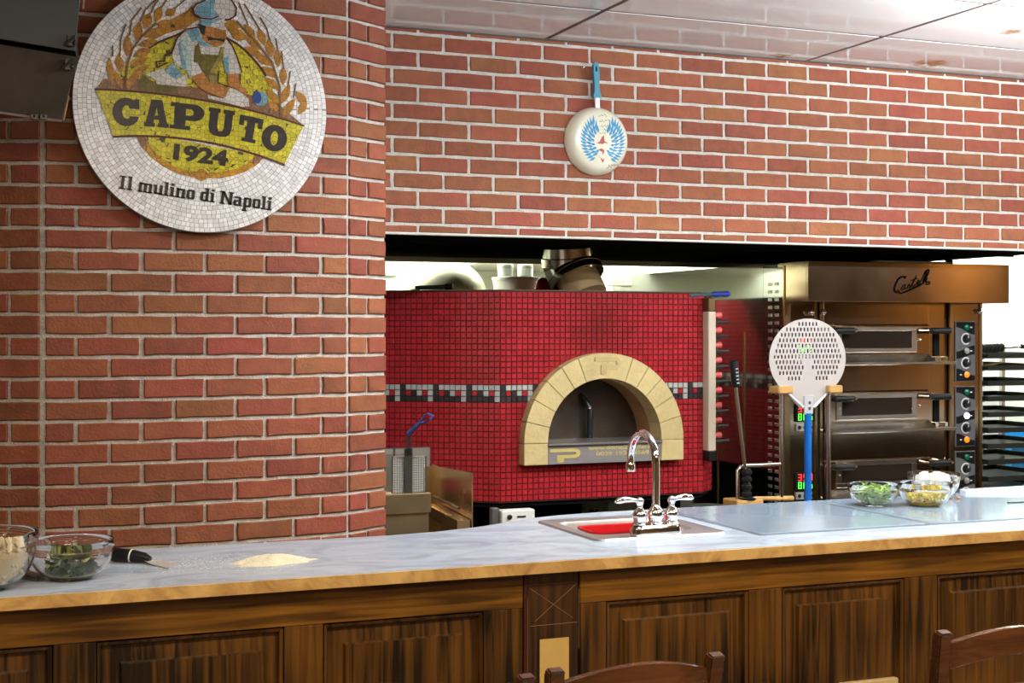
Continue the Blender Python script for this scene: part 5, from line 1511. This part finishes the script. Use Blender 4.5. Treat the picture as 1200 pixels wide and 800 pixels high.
# ================================================================== STEEL DECK OVEN
K = 5.75 / 6.10
DX0, DX1 = 3.93 * K, 5.17 * K
DYF, DYB = 5.75, 7.585
def XD(px): return XA(px, DYF)
def ZD(py, px=1030): return ZA(px, py, DYF)
DTOP = 1.907
deck = thing('deck_oven', ((DX0 + DX1) / 2, 6.8, 0), 'tall stainless steel three-deck oven with a steel hood', 'oven')
MB().box(DX0 + .004, DX1 - .01, DYF + .03, DYB, .12, DTOP - .01).build('carcass', dark_steel, deck)
MB().box(DX0 - .002, DX0 + .003, 5.925, DYB, .12, DTOP).build('side_panel', steel_side, deck)
pf = MB().box(DX0 - .004, DX0 + .003, 5.75, 5.92, .12, DTOP - .02).build('vent_column', steel_side, deck)
sl_ = MB()
glint_m = M('vent_glint', (.75, .74, .70), .3, 1.0)  # pale raised bits stand for holes, their bright reflection in the colour
for q in range(42):
    zz = DTOP - .10 - q * .0375
    for yy in (5.802, 5.860):
        MBt = sl_.obox((DX0 - .0055, yy, zz), (0, 1, 0), (0, 0, 1), (1, 0, 0), .015, .0075, .0022)
sl_.build('vent_hole_glint', glint_m, pf, bevel=.001)['kind'] = 'stuff'
MB().box(DX0 - .006, DX0 + .02, 5.735, 5.75, .12, DTOP - .015).build('corner_post', M('brass_toned_steel', (.66, .48, .24), .2, 1.0), deck, bevel=.002)
for yy, zz1 in ((6.36, 1.60), (6.10, 1.58)):
    MB().box(DX0 - .007, DX0 - .001, yy - .004, yy + .004, .3, zz1).build('panel_seam', M('brass_seam', (.50, .32, .14), .3, 1.0), deck)
# hood
HYF = 5.543
hz0 = ZA(947, 353, HYF)
hood = MB().box(DX0, DX1, HYF, HYF + .015, hz0, DTOP).box(DX0, DX0 + .012, HYF + .015, DYF + .05, hz0, DTOP).box(DX1 - .012, DX1, HYF + .015, DYF + .05, hz0, DTOP).box(DX0 + .012, DX1 - .012, HYF + .015, DYF + .05, DTOP - .012, DTOP)
hood = hood.build('hood', steel_warm, deck, bevel=.002)
# script name on the hood
def HP(x, y):   # zoom pixels of the crop [1030,300,1110,350], scale 15
    px, py = 1030 + x / 15, 300 + y / 15
    return (XA(px, HYF), HYF - .0015, ZA(px, py, HYF))
strokes = [
 [(470, 355), (450, 385), (435, 360), (390, 365), (340, 400), (300, 470), (270, 560), (272, 610), (310, 640), (350, 620), (330, 600)],
 [(460, 500), (430, 510), (400, 550), (385, 595), (405, 605), (440, 560), (470, 500), (450, 560), (455, 585), (490, 560)],
 [(490, 560), (530, 490), (545, 520), (535, 555), (505, 560), (560, 545)],
 [(560, 545), (600, 460), (660, 340), (600, 470), (580, 520), (600, 530), (640, 500)], [(560, 430), (680, 390)],
 [(640, 500), (690, 470), (715, 425), (690, 420), (665, 470), (680, 495), (720, 475)],
 [(715, 478), (770, 370), (800, 290), (825, 250), (838, 262), (815, 330), (775, 420), (768, 462), (785, 462)],
 [(785, 462), (830, 360), (868, 290), (884, 250), (862, 234), (838, 262), (818, 330), (797, 420), (800, 462)],
 [(350, 645), (400, 650), (480, 615), (600, 555), (720, 500), (790, 480)], [(842, 375), (826, 440), (832, 466), (862, 450), (892, 458), (888, 484), (855, 498), (820, 490)], [(852, 340), (856, 346)], [(380, 655), (470, 630), (600, 570), (740, 505)]]
lm = MB()
for q, s_ in enumerate(strokes):
    lm.tube([HP(*p) for p in s_], .0046 if q == 0 else .0036 if q > 6 else .0022, 6)
lm.build('script_lettering', M('black_script', (.006, .005, .004), .8, spec=0.0), hood)
# front frame: left display column, doors, right control column
xl0, xl1 = XD(921), XD(957)
MB().box(xl0, xl1, DYF, DYF + .03, .12, hz0 + .1).build('display_column', steel_warm, deck, bevel=.002)
post_m = M('brass_edge_steel', (.60, .46, .26), .18, 1.0)
for px_ in (923, 955, 961, 1113, 1148):
    MB().box(XD(px_) - .008, XD(px_) + .008, DYF - .012, DYF + .001, .12, hz0 + .08).build('upright_trim', post_m, deck, bevel=.002)
for (px_, py_) in ((948, 366), (962, 366), (1145, 365)):
    MB().ball((XD(px_), DYF - .02, ZD(py_, px_)), .016, 14, 8).build('round_knob', chrome, deck, smooth=True)
MB().box(XD(1113), XD(1150), DYF - .004, DYF + .03, .12, hz0 + .1).build('control_column', steel_warm, deck, bevel=.002)
MB().box(XD(1089), XD(1112), DYF + .012, DYF + .03, .12, hz0 + .1).build('hinge_column', steel_warm, deck, bevel=.002)
ztops = [ZD(381), ZD(459), ZD(537)]
xd0, xd1 = XD(965), XD(1088)
MB().box(xd0, xd1, DYF - .002, DYF + .03, ztops[0] + .004, hz0 + .10).build('top_fascia', steel_warm, deck, bevel=.002)
win_m = M('oven_window', (.018, .012, .009), .08, spec=.35)
dig_r = M('red_digits', (.3, 0, 0), .5, emit=(1, .03, .03), emit_s=1.6); dig_g = M('green_digits', (0, .3, 0), .5, emit=(.1, 1, .05), emit_s=1.4)
lampg = M('green_lamp', (0.0, .10, .05), .25); lampo = M('orange_lamp', (.8, .20, .01), .3, emit=(1, .25, .01), emit_s=.45); lampb = M('blue_lamp', (.2, .4, 1), .3, emit=(.55, .72, 1), emit_s=5.0)
pan_g = M('panel_grey', (.085, .085, .09), .5, spec=.3); pan_k = M('panel_black', (.006, .006, .007), .6, spec=.1); ring_s = M('silver_dial', (.62, .62, .62), .35, .2)
rowsz = {}
def digit(mb, x, z, w, h, segs, y):
    t = w * .22
    S = {'a': (0, h - t, w, h), 'g': (0, h / 2 - t / 2, w, h / 2 + t / 2), 'd': (0, 0, w, t), 'f': (0, h / 2, t, h), 'b': (w - t, h / 2, w, h), 'e': (0, 0, t, h / 2), 'c': (w - t, 0, w, h / 2)}
    for s_ in segs:
        a, b, c_, d_ = S[s_]; mb.box(x + a, x + c_, y - .001, y, z + b, z + d_)
for k_, zt in enumerate(ztops):
    dr = MB().box(xd0, xd1, DYF - .012, DYF + .03, zt - .186 * K, zt).build('deck_door', steel_warm, deck, bevel=.003)
    wx0_, wx1_ = XD(984), XD(1066)
    wz1, wz0 = zt - .030 * K, zt - .118 * K
    fr = MB()
    fr.box(wx0_ - .03, wx1_ + .03, DYF - .020, DYF - .0125, wz1, wz1 + .022).box(wx0_ - .03, wx1_ + .03, DYF - .020, DYF - .0125, wz0 - .022, wz0)
    fr.box(wx0_ - .03, wx0_, DYF - .020, DYF - .0125, wz0, wz1).box(wx1_, wx1_ + .03, DYF - .020, DYF - .0125, wz0, wz1)
    fr.build('window_frame', steel, dr, bevel=.002)
    MB().box(wx0_, wx1_, DYF - .0145, DYF - .0125, wz0, wz1).build('window_pane', win_m, dr)
    for (xx, zz) in ((wx0_ - .015, (wz0 + wz1) / 2), (wx1_ + .045, (wz0 + wz1) / 2)):
        MB().ball((xx, DYF - .022, zz), .007, 8, 5).build('door_screw', chrome, dr, smooth=True)
    # grips left and right
    for (xa_, xb_, nm) in ((XD(966), XD(992), 'left_grip'), (XD(1080), XD(1104), 'right_grip')):
        g_ = MB().tube([(xa_, DYF - .06, zt - .028 * K), (xa_ + .012, DYF - .072, zt - .028 * K), (xb_ - .012, DYF - .072, zt - .028 * K), (xb_, DYF - .06, zt - .028 * K)], [.012, .016, .016, .012], 12).build('grip', black_plastic, dr, smooth=True)
        MB().tube([(xb_ - .004, DYF - .066, zt - .028 * K), (xb_ + .012, DYF - .062, zt - .028 * K)], [.012, .009], 12).tube([(xa_ + .01, DYF - .066, zt - .028 * K), (xa_ + .01, DYF - .01, zt - .03 * K)], .007, 8).tube([(xb_ + .004, DYF - .066, zt - .028 * K), (xb_ + .004, DYF - .01, zt - .03 * K)], .007, 8).build('grip_mount', chrome, g_, smooth=True)
    MB().box(xd0, XD(1110), DYF - .075, DYF - .0125, zt - .205 * K, zt - .188 * K).build('ledge', steel, deck, bevel=.003)
    MB().prism([(DYF - .075, zt - .188 * K), (DYF - .0125, zt - .150 * K), (DYF - .0125, zt - .187 * K)], lambda u, v, d: (d, u, v), xd0 + .01, XD(1086)).build('ledge_slope', steel, deck)
    MB().box(xd0, xd1, DYF - .006, DYF + .03, zt - .340 * K, zt - .207 * K).build('lower_fascia', steel_warm, deck, bevel=.002)
    for xx in (XD(1092), XD(1103)):
        MB().box(xx, xx + .018, DYF - .03, DYF + .012, zt - .205 * K, zt - .165 * K).build('hinge_tab', chrome, deck, bevel=.002)
    MB().box(XD(1095.5), XD(1101.5), DYF + .004, DYF + .013, zt - .165 * K, zt - .045 * K).build('hinge_slot', black_matte, deck)
    # control panel on the right
    pz1, pz0 = zt + .022 * K, zt - .300 * K
    pnl = MB().box(XD(1118), XD(1141), DYF - .012, DYF - .0045, pz0, pz1).build('control_panel', pan_g, deck, bevel=.002)
    pw_ = XD(1141) - XD(1118); px0_ = XD(1118)
    y_ = DYF - .0125
    def wave(za, zb, flip):
        pts = []
        for q in range(13):
            t = q / 12; pts.append((px0_ + .004 + (pw_ - .008) * t, za + (zb - za) * (.5 - .5 * cos(pi * t))))
        return pts
    hgt = pz1 - pz0
    w1 = MB()
    vs1 = [(px0_ + .004, pz1 - .004), (px0_ + pw_ - .004, pz1 - .004)] + wave(pz1 - .10 * hgt, pz1 - .22 * hgt, 0)[::-1]
    vs2 = wave(pz1 - .50 * hgt, pz1 - .40 * hgt, 0) + wave(pz1 - .62 * hgt, pz1 - .55 * hgt, 0)[::-1]
    vs3 = wave(pz1 - .78 * hgt, pz1 - .90 * hgt, 0) + [(px0_ + pw_ - .004, pz0 + .004), (px0_ + .004, pz0 + .004)]
    for pts in (vs1, vs2, vs3):
        w1.prism(pts, lambda u, v, d: (u, d, v), y_ - .0008, y_)
    w1.build('black_wave', pan_k, pnl)
    xc_ = px0_ + pw_ * .52
    for fz_ in (.29, .69):
        zc = pz1 - hgt * fz_
        rg_ = [((.030 * cos(radians(a))), .030 * sin(radians(a))) for a in range(50, 311, 10)]; ri_ = [((.023 * cos(radians(a))), .023 * sin(radians(a))) for a in range(50, 311, 10)]
        MB().prism(rg_ + ri_[::-1], lambda u, v, d: (xc_ + u, d, zc + v), y_ - .0012, y_).build('dial_ring', ring_s, pnl)
        kn = MB().lathe([(.020, 0), (.020, .010), (.017, .018), (.001, .019)], (xc_, y_, zc), 20, axis=(0, -1, 0)).build('knob', black_plastic, pnl, smooth=True)
        MB().box(xc_ - .002, xc_ + .002, y_ - .0205, y_ - .018, zc + .004, zc + .016).build('pointer', ring_s, kn)
    for fz_, m_ in ((.10, lampg), (.49, lampb if k_ == 1 else M('clear_lamp', (.25, .24, .2), .3)), (.885, lampo)):
        zc = pz1 - hgt * fz_
        MB().lathe([(.016, 0), (.015, .006), (.008, .010), (.001, .011)], (xc_ + .004, y_, zc), 16, axis=(0, -1, 0)).build('indicator_lamp', m_, pnl, smooth=True)
        sgn = -1 if fz_ > .8 else 1
        MB().box(xc_ + sgn * .032 - .006, xc_ + sgn * .032 + .006, y_ - .0012, y_ - .0001, zc - .003, zc + .003).build('small_mark', ring_s, pnl)
    # digital display on the left column
    dx0_, dx1_ = XD(931), XD(952); dz1 = ZD(473 + (k_ - 1) * 80, 941); dz0 = dz1 - .085
    dsp = MB().box(dx0_, dx1_, DYF - .010, DYF - .001, dz0, dz1).build('display', pan_k, deck, bevel=.002)
    mr_, mg_ = MB(), MB()
    for q in range(3):
        xx = dx0_ + .014 + q * .030
        digit(mr_, xx, dz1 - .040, .020, .032, 'abcdfg' if q else 'abcdg', DYF - .0102)
        digit(mg_, xx, dz1 - .078, .020, .032, 'abcdefg'[q:], DYF - .0102)
    mr_.build('red_digits', dig_r, dsp); mg_.build('green_digits', dig_g, dsp)
    btn = MB().box(dx0_ + .004, dx1_ - .004, DYF - .008, DYF - .001, dz0 - .045, dz0 - .010).build('button_strip', M('grey_strip', (.25, .25, .25), .4), deck, bevel=.002)
    for q in range(3):
        MB().lathe([(.009, 0), (.009, .004)], (dx0_ + .022 + q * .032, DYF - .008, dz0 - .0275), 12, axis=(0, -1, 0)).build('button', black_plastic, btn)
MB().box(DX0 + .02, DX1 - .02, DYF + .02, DYB, 0.0, .12).build('plinth', black_matte, deck)
# long tool lying on top of the hood
t0 = Vector((XA(1002, 5.60), 5.60, DTOP)); t1_ = Vector((XA(1117, 5.60), 5.60, DTOP))
lt = thing('long_tool', tuple(t0), 'long white bar with a black end knob lying on the steel hood', 'tool')
MB().obox((t0 + t1_) / 2 + Vector((.06, .03, .006)), (1, .05, 0), (-.05, 1, 0), (0, 0, 1), (t1_ - t0).length / 2 - .06, .03, .006).build('bar', wpl, lt, bevel=.003)
MB().lathe([(.016, 0), (.019, .006), (.019, .022), (.012, .028)], tuple(t1_ + Vector((0, .03, .001))), 16, axis=(0, 0, 1)).build('end_knob', black_plastic, lt, smooth=True)

# ================================================================== PERFORATED PEEL AND ITS STAND
PLY = 5.30
pcx, pcz = XA(946.5, PLY), ZA(946.5, 420, PLY)
pkx = pcx - XA(945.5, PLY); pkz = DA(946.5, PLY) / F       # metres per pixel
def PPX(px): return pcx + (px - 946.5) * pkx
def PPZ(py): return pcz + (420 - py) * pkz
peel = thing('pizza_peel', (pcx, PLY, 0.45), 'round perforated aluminium pizza peel with a long blue handle', 'peel')
alu = M('matt_aluminium', (.50, .455, .43), .5, .25, var=.03, vscale=10)
rx_ = 44.8
prof_e = []     # half width (px) against row
def half_w(py):
    if py <= 425:
        t = (py - 420) / 47.0
        return rx_ * sqrt(max(0, 1 - t * t)) if py < 420 else rx_
    if py <= 450:
        t = (py - 420) / 47.0
        return rx_ * sqrt(max(0, 1 - t * t)) if t < 1 else 0
    w450 = rx_ * sqrt(1 - (30 / 47.0) ** 2)
    return w450 + (9 - w450) * (py - 450) / (478 - 450)
rows_y = [379.5 + 6.35 * q for q in range(11)]
cnts = [6, 13, 16, 17, 18, 19, 20, 19, 18, 17, 12]
slots = {}
for q, yy in enumerate(rows_y):
    n_ = cnts[q]; xs_ = [946.5 + (i - (n_ - 1) / 2) * 4.05 for i in range(n_)]
    if q >= 7: xs_ = [x for x in xs_ if abs(x - 947) > (5.5 if q < 9 else 8)]
    slots[q] = xs_
bounds = {373.2, 478.0}
for yy in rows_y: bounds.update((yy - 2.2, yy + 2.2))
y_ = 373.2
while y_ < 478: bounds.add(round(y_, 3)); y_ += 2.1
bl_ = sorted(bounds)
ph = MB()
def PE(px, py, d): return (PPX(px), PLY - d, PPZ(py))
for a_, b_ in zip(bl_, bl_[1:]):
    if b_ - a_ < 1e-4: continue
    mid = (a_ + b_) / 2
    cut = []
    for q, yy in enumerate(rows_y):
        if yy - 2.2 < mid < yy + 2.2: cut = slots[q]
    wa, wb = half_w(a_), half_w(b_)
    edges = [(-1, None)]
    segs = []; left = None
    cur = ('L', None)
    xs_ = []
    for x in cut:
        if abs(x - 946.5) + 1.2 < min(wa, wb): xs_ += [x - .85, x + .85]
    pts = ['L'] + xs_ + ['R']
    for i in range(0, len(pts), 2):
        p, q = pts[i], pts[i + 1]
        la_ = 946.5 - wa if p == 'L' else p; lb_ = 946.5 - wb if p == 'L' else p
        ra_ = 946.5 + wa if q == 'R' else q; rb_ = 946.5 + wb if q == 'R' else q
        ph.prism([(la_, a_), (ra_, a_), (rb_, b_), (lb_, b_)], PE, 0, .0016)
ph.build('blade', alu, peel)
# folded rims where the blade runs into the handle
fold = M('bright_aluminium', (.78, .78, .80), .3, .5)
for sg in (-1, 1):
    a_ = PE(946.5 + sg * 32, 452, .001); b_ = PE(946.5 + sg * 6, 477, .003)
    MB().tube([a_, b_], [.004, .008], 8).build('folded_rim', fold, peel, smooth=True)
MB().prism([(941, 463), (952.5, 463), (951.5, 484), (948.5, 487), (944.5, 487), (941.5, 484)], PE, .0016, .010).build('socket', fold, peel, bevel=.002)
for py_ in (471.5, 478):
    MB().lathe([(.008, 0), (.007, .004), (.001, .005)], PE(946.8, py_, .010), 12, axis=(0, -1, 0)).build('rivet', chrome, peel, smooth=True)
MB().tube([PE(946.5, 484, .002), PE(946.5, 640, .002), (PPX(946.5), PLY - .002, .46)], .0165, 16).build('handle', M('blue_anodised', (.01, .16, .62), .3, .3), peel, smooth=True)
# stand: wooden caps on steel uprights, side loop, wooden base
SY = PLY + .02
stand = thing('peel_stand', (pcx, SY, 0), 'steel and wood stand holding the perforated peel', 'stand')
rod = M('stand_steel', (.72, .68, .62), .2, 1.0)
for pxu in (918.5, 974):
    MB().tube([(PPX(pxu), SY, .02), (PPX(pxu), SY, PPZ(455))], .010, 12).build('upright', rod, stand, smooth=True)
for pxa, pxb in ((908, 925.5), (967.5, 983)):
    MB().box(PPX(pxa), PPX(pxb), PLY - .035, SY + .03, PPZ(460.5), PPZ(451.5)).build('wooden_cap', pale_wood, stand, bevel=.005)
MB().tube([(PPX(869), SY, .75), (PPX(869), SY, PPZ(548)), (PPX(872), SY, PPZ(544)), (PPX(877), SY, PPZ(542.8)), (PPX(918), SY, PPZ(542.8))], .009, 12).build('side_loop', rod, stand, smooth=True)
MB().box(PPX(860), PPX(890), SY - .06, SY + .06, PPZ(592), PPZ(581)).build('wooden_block', pale_wood, stand, bevel=.004)
MB().tube([(PPX(886), SY, PPZ(581.5)), (PPX(932), SY, PPZ(583.5))], [.009, .012], 10).build('wooden_rod', pale_wood, stand, smooth=True)
MB().box(PPX(861), PPX(889), SY - .05, SY + .05, 0, PPZ(592) - .001).build('stand_leg', dark_steel, stand)
MB().box(PPX(905), PPX(990), SY - .12, SY + .14, 0, .02).build('foot_plate', dark_steel, stand)
MB().box(PPX(938), PPX(955), PLY - .04, SY + .06, .42, .445).box(PPX(918), PPX(974), SY + .01, SY + .03, .40, .42).build('rest', dark_steel, stand)
# poker with black grip leaning in the stand
pk_t = thing('oven_poker', (PPX(874), SY - .03, PPZ(581)), 'steel rod with a ribbed black grip leaning beside the peel stand', 'tool')
MB().tube([(PPX(862.5), SY - .03, PPZ(450)), (PPX(873.5), SY - .03, PPZ(550))], .0085, 12).build('rod', M('poker_steel', (.45, .36, .28), .3, 1.0), pk_t, smooth=True)
gp = [Vector((PPX(860.2), SY - .03, PPZ(421))), Vector((PPX(862.8), SY - .03, PPZ(452)))]
MB().tube([gp[0].lerp(gp[1], t) for t in (0, .06, .2, .8, .95, 1)], [.008, .017, .019, .018, .016, .012], 14).build('grip', black_plastic, pk_t, smooth=True)
for q in range(5):
    c_ = gp[0].lerp(gp[1], .32 + q * .13) + Vector((.002, -.0175, 0))
    MB().obox(c_, (1, 0, .1), (0, 1, 0), (-.1, 0, 1), .006, .002, .0028).build('grip_rib', M('grey_rib', (.4, .42, .46), .4), pk_t)
prf = []
for q in range(25):
    prf.append((.017 + (.006 if q % 6 in (2, 3, 4) else 0), q * .0052))
MB().lathe(prf, (PPX(875), SY - .03, PPZ(581) + .008), 16).build('lower_grip', black_plastic, pk_t, smooth=True)
MB().lathe([(.036, 0), (.036, .006), (.02, .009)], (PPX(876), SY - .03, PPZ(581)), 18).build('collar', black_plastic, pk_t, smooth=True)

# ================================================================== TRAY RACK ON THE RIGHT
RY = 6.35
rk_x0, rk_x1 = XA(1153, RY), XA(1153, RY) + .62
rack = thing('tray_rack', ((rk_x0 + rk_x1) / 2, RY + .3, 0), 'tall rack of dark baking trays right of the deck oven', 'rack')
for xx in (rk_x0 + .012, rk_x1 - .012):
    for yy in (RY + .05, RY + .55):
        MB().box(xx - .012, xx + .012, yy - .012, yy + .012, 0, 1.50).build('upright', steel, rack)
tz = [ZA(1175, py_, RY) for py_ in (416, 430, 448, 466, 484.5, 503, 521.5, 540, 560, 573)] + [.52, .40]
for xx in (rk_x0 + .026, rk_x1 - .026):
    for zz in tz:
        MB().box(xx - .006, xx + .006, RY + .03, RY + .57, zz - .024, zz - .019).build('runner', steel, rack)
tray_m = M('dark_baking_tray', (.030, .034, .030), .35, .5)
ordinal = ['topmost', 'second', 'third', 'fourth', 'fifth', 'sixth', 'seventh', 'eighth', 'ninth', 'tenth', 'eleventh', 'twelfth']
for q, zz in enumerate(tz[:10]):
    t_ = MB().box(rk_x0 + .030, rk_x1 - .030, RY, RY + .58, zz - .0185, zz - .015)
    for (a_, b_, c_, d_) in ((rk_x0 + .030, rk_x1 - .030, RY, RY + .006), (rk_x0 + .030, rk_x1 - .030, RY + .574, RY + .58), (rk_x0 + .030, rk_x0 + .036, RY + .006, RY + .574), (rk_x1 - .036, rk_x1 - .030, RY + .006, RY + .574)):
        t_.box(a_, b_, c_, d_, zz - .015, zz + .010)
    tag(t_.build('baking_tray', tray_m, origin=((rk_x0 + rk_x1) / 2, RY + .29, zz - .0185)), 'dark baking tray, %s from the top of the rack' % ordinal[q], 'tray', 'baking trays in the rack')
# bottle brush on the topmost tray
bz = tz[0] + .012
bb_ = thing('bottle_brush', (XA(1165, RY), RY + .05, bz), 'black spiral bristle brush lying on the topmost baking tray', 'brush')
x_a, x_b, x_c = XA(1152.5, RY), XA(1177, RY), XA(1203, RY)
pr_ = []
nb_ = 22
for q in range(nb_ + 1):
    pr_.append((.012 + .013 * (q % 4 in (1, 2)), (x_b - x_a) * q / nb_))
MB().lathe(pr_, (x_a, RY + .02, bz + .026), 12, axis=(1, 0, .03)).build('bristles', M('dark_bristle', (.02, .03, .025), .8), bb_)
MB().tube([(x_b, RY + .02, bz + .029), (x_c, RY + .02, bz + .036)], .007, 8).build('shaft', steel, bb_, smooth=True)
MB().tube([(x_c - .02, RY + .02, bz + .036), (x_c + .10, RY + .02, bz + .040)], .014, 10).build('grip', black_plastic, bb_, smooth=True)
# folded card on the second tray
cd = tz[1] + .0105
m_x = XA(1178, RY)
tag(MB().prism([(XA(1151, RY) + .035, cd - .004), (m_x, cd + .018), (rk_x1 - .05, cd - .004), (rk_x1 - .05, cd - .007), (m_x, cd + .014), (XA(1151, RY) + .035, cd - .007)], lambda u, v, d: (u, d, v), RY + .01, RY + .3).build('cardboard_sheet', M('tan_card', (.34, .24, .12), .7), origin=(m_x, RY + .15, cd - .007)), 'bent tan cardboard sheet on the second baking tray', 'card')
# blue crate behind the rack
cx0, cx1 = XA(1186, 7.1), XA(1186, 7.1) + .5
crate = thing('blue_crate', ((cx0 + cx1) / 2, 7.3, 0), 'blue plastic crate behind the tray rack', 'crate')
bc = M('crate_blue', (.015, .22, .52), .4)
cz1 = ZA(1190, 512, 7.1)
MB().box(cx0, cx1, 7.1, 7.11, .5, cz1).box(cx0, cx1, 7.48, 7.49, .5, cz1).box(cx0, cx0 + .01, 7.11, 7.48, .5, cz1).box(cx1 - .01, cx1, 7.11, 7.48, .5, cz1).box(cx0, cx1, 7.1, 7.49, .49, .5).build('crate_shell', bc, crate)
MB().box(cx0 - .008, cx1 + .008, 7.092, 7.10, cz1 - .03, cz1).build('crate_rim', bc, crate)
MB().box(cx0 + .05, cx1 - .05, 7.15, 7.45, 0, .49).build('crate_stand', M('white_stand', (.6, .62, .6), .5), crate)
# white cold cabinet further back
fx0 = XA(1150, 7.2)
fr_ = thing('white_cabinet', (fx0 + .2, 7.4, 0), 'white upright cabinet against the rear wall right of the steel hood', 'cabinet')
MB().box(fx0 - .04, XA(1170, 7.2), 7.2, 7.58, 0, 1.95).build('carcass', M('cabinet_white', (.70, .74, .78), .35), fr_, bevel=.005)
MB().box(fx0 - .03, XA(1170, 7.2) - .01, 7.185, 7.199, .1, 1.93).build('door', M('cabinet_door_white', (.76, .78, .80), .3), fr_, bevel=.004)

# ================================================================== LAMPS
def area(name, loc, sx, sy, watts, col, parent, rot=(0, 0, 0)):
    ld = bpy.data.lights.new(name, 'AREA'); ld.shape = 'RECTANGLE'; ld.size = sx; ld.size_y = sy
    ld.energy = watts; ld.color = col
    lo = bpy.data.objects.new(name, ld); COL.objects.link(lo)
    off = ORIGIN[parent.name]
    lo.parent = parent; lo.location = tuple(a - b for a, b in zip(loc, off)); lo.rotation_euler = rot
    return lo
fix_m = M('fixture_white', (.8, .8, .78), .4)
places = ['ahead of the left chair row', 'above the middle chairs', 'above the right chairs', 'at the far left of the room', 'behind the viewer on the left', 'behind the viewer on the right']
for (lx, ly, wt_, col), pl_ in zip(TROFFERS, places):
    t_ = thing('ceiling_light', (lx, ly, CEIL), 'recessed white ceiling light ' + pl_, 'light', 'recessed ceiling lights')
    fr = MB()
    fr.box(lx - .61, lx + .61, ly - .30, ly - .27, CEIL - .004, CEIL + .012).box(lx - .61, lx + .61, ly + .27, ly + .30, CEIL - .004, CEIL + .012)
    fr.box(lx - .61, lx - .58, ly - .27, ly + .27, CEIL - .004, CEIL + .012).box(lx + .58, lx + .61, ly - .27, ly + .27, CEIL - .004, CEIL + .012)
    fr.build('frame', fix_m, t_)
    MB().box(lx - .58, lx + .58, ly - .27, ly + .27, CEIL + .006, CEIL + .012).build('diffuser', M('lit_diffuser', (.9, .9, .9), .5, emit=(1, .98, .95), emit_s=1.5), t_)
    area('panel_light', (lx, ly, CEIL - .002), 1.14, .52, wt_, col, t_)
for q, (x0, x1, yy, zz, wt_) in enumerate(TUBES):
    t_ = thing('tube_light', ((x0 + x1) / 2, yy, zz), 'fluorescent tube light over the kitchen rear wall, ' + ['leftmost', 'middle', 'rightmost'][q] + ' of three', 'light', 'kitchen tube lights')
    MB().box(x0, x1, yy - .05, yy + .05, zz + .03, zz + .08).build('casing', fix_m, t_, bevel=.004)
    MB().tube([(x0 + .03, yy, zz + .01), (x1 - .03, yy, zz + .01)], .015, 12).build('tube', M('lit_tube', (.9, .9, .9), .5, emit=(.95, 1, .9), emit_s=6), t_, smooth=True)
    for xx in (x0 + .3, x1 - .3):
        MB().tube([(xx, yy, zz + .08), (xx, yy, 2.9)], .005, 6).build('hanger', fix_m, t_)
    area('tube_glow', ((x0 + x1) / 2, yy, zz - .01), x1 - x0, .12, wt_, KITCH, t_)

added_lamp_m = M('added_lamp_black', (.03, .03, .03), .4)
for q, (x0, x1, yy, zz, wd, wu) in enumerate(WASH_LIGHTS):  # added fixtures, kept out of view to brighten wall and ceiling
    t_ = thing('added_wash_light', ((x0 + x1) / 2, yy, zz), 'unseen linear light added to wash the brick wall and ceiling, ' + ['left', 'middle', 'right'][q] + ' of three', 'light', 'added wash lights')
    MB().box(x0, x1, yy - .05, yy - .044, zz, zz + .04).box(x0, x1, yy + .044, yy + .05, zz, zz + .04).box(x0, x1, yy - .044, yy + .044, zz + .017, zz + .023).build('housing', added_lamp_m, t_)
    for xx in (x0 + .2, x1 - .2):
        MB().tube([(xx, yy, zz + .023), (xx, yy, CEIL)], .002, 6).build('cable', added_lamp_m, t_)
    area('down_glow', ((x0 + x1) / 2, yy, zz + .012), x1 - x0 - .02, .08, wd, COOL, t_, (radians(42), 0, 0))
    area('up_glow', ((x0 + x1) / 2, yy, zz + .03), x1 - x0 - .02, .08, wu, COOL, t_, (pi - radians(28), 0, 0))

wl = thing('added_lamp', (8.93, .3, 2.25), 'unseen warm lamp added over the panel on the far side wall', 'light')  # unseen lamp, added for the gold reflection on the deck oven
MB().box(8.80, 8.93, .1, .5, 2.30, 2.34).build('bracket', added_lamp_m, wl)
area('lamp_glow', (8.78, .3, 2.29), .25, .4, 4, (1, .75, .4), wl, (0, radians(-28), 0))
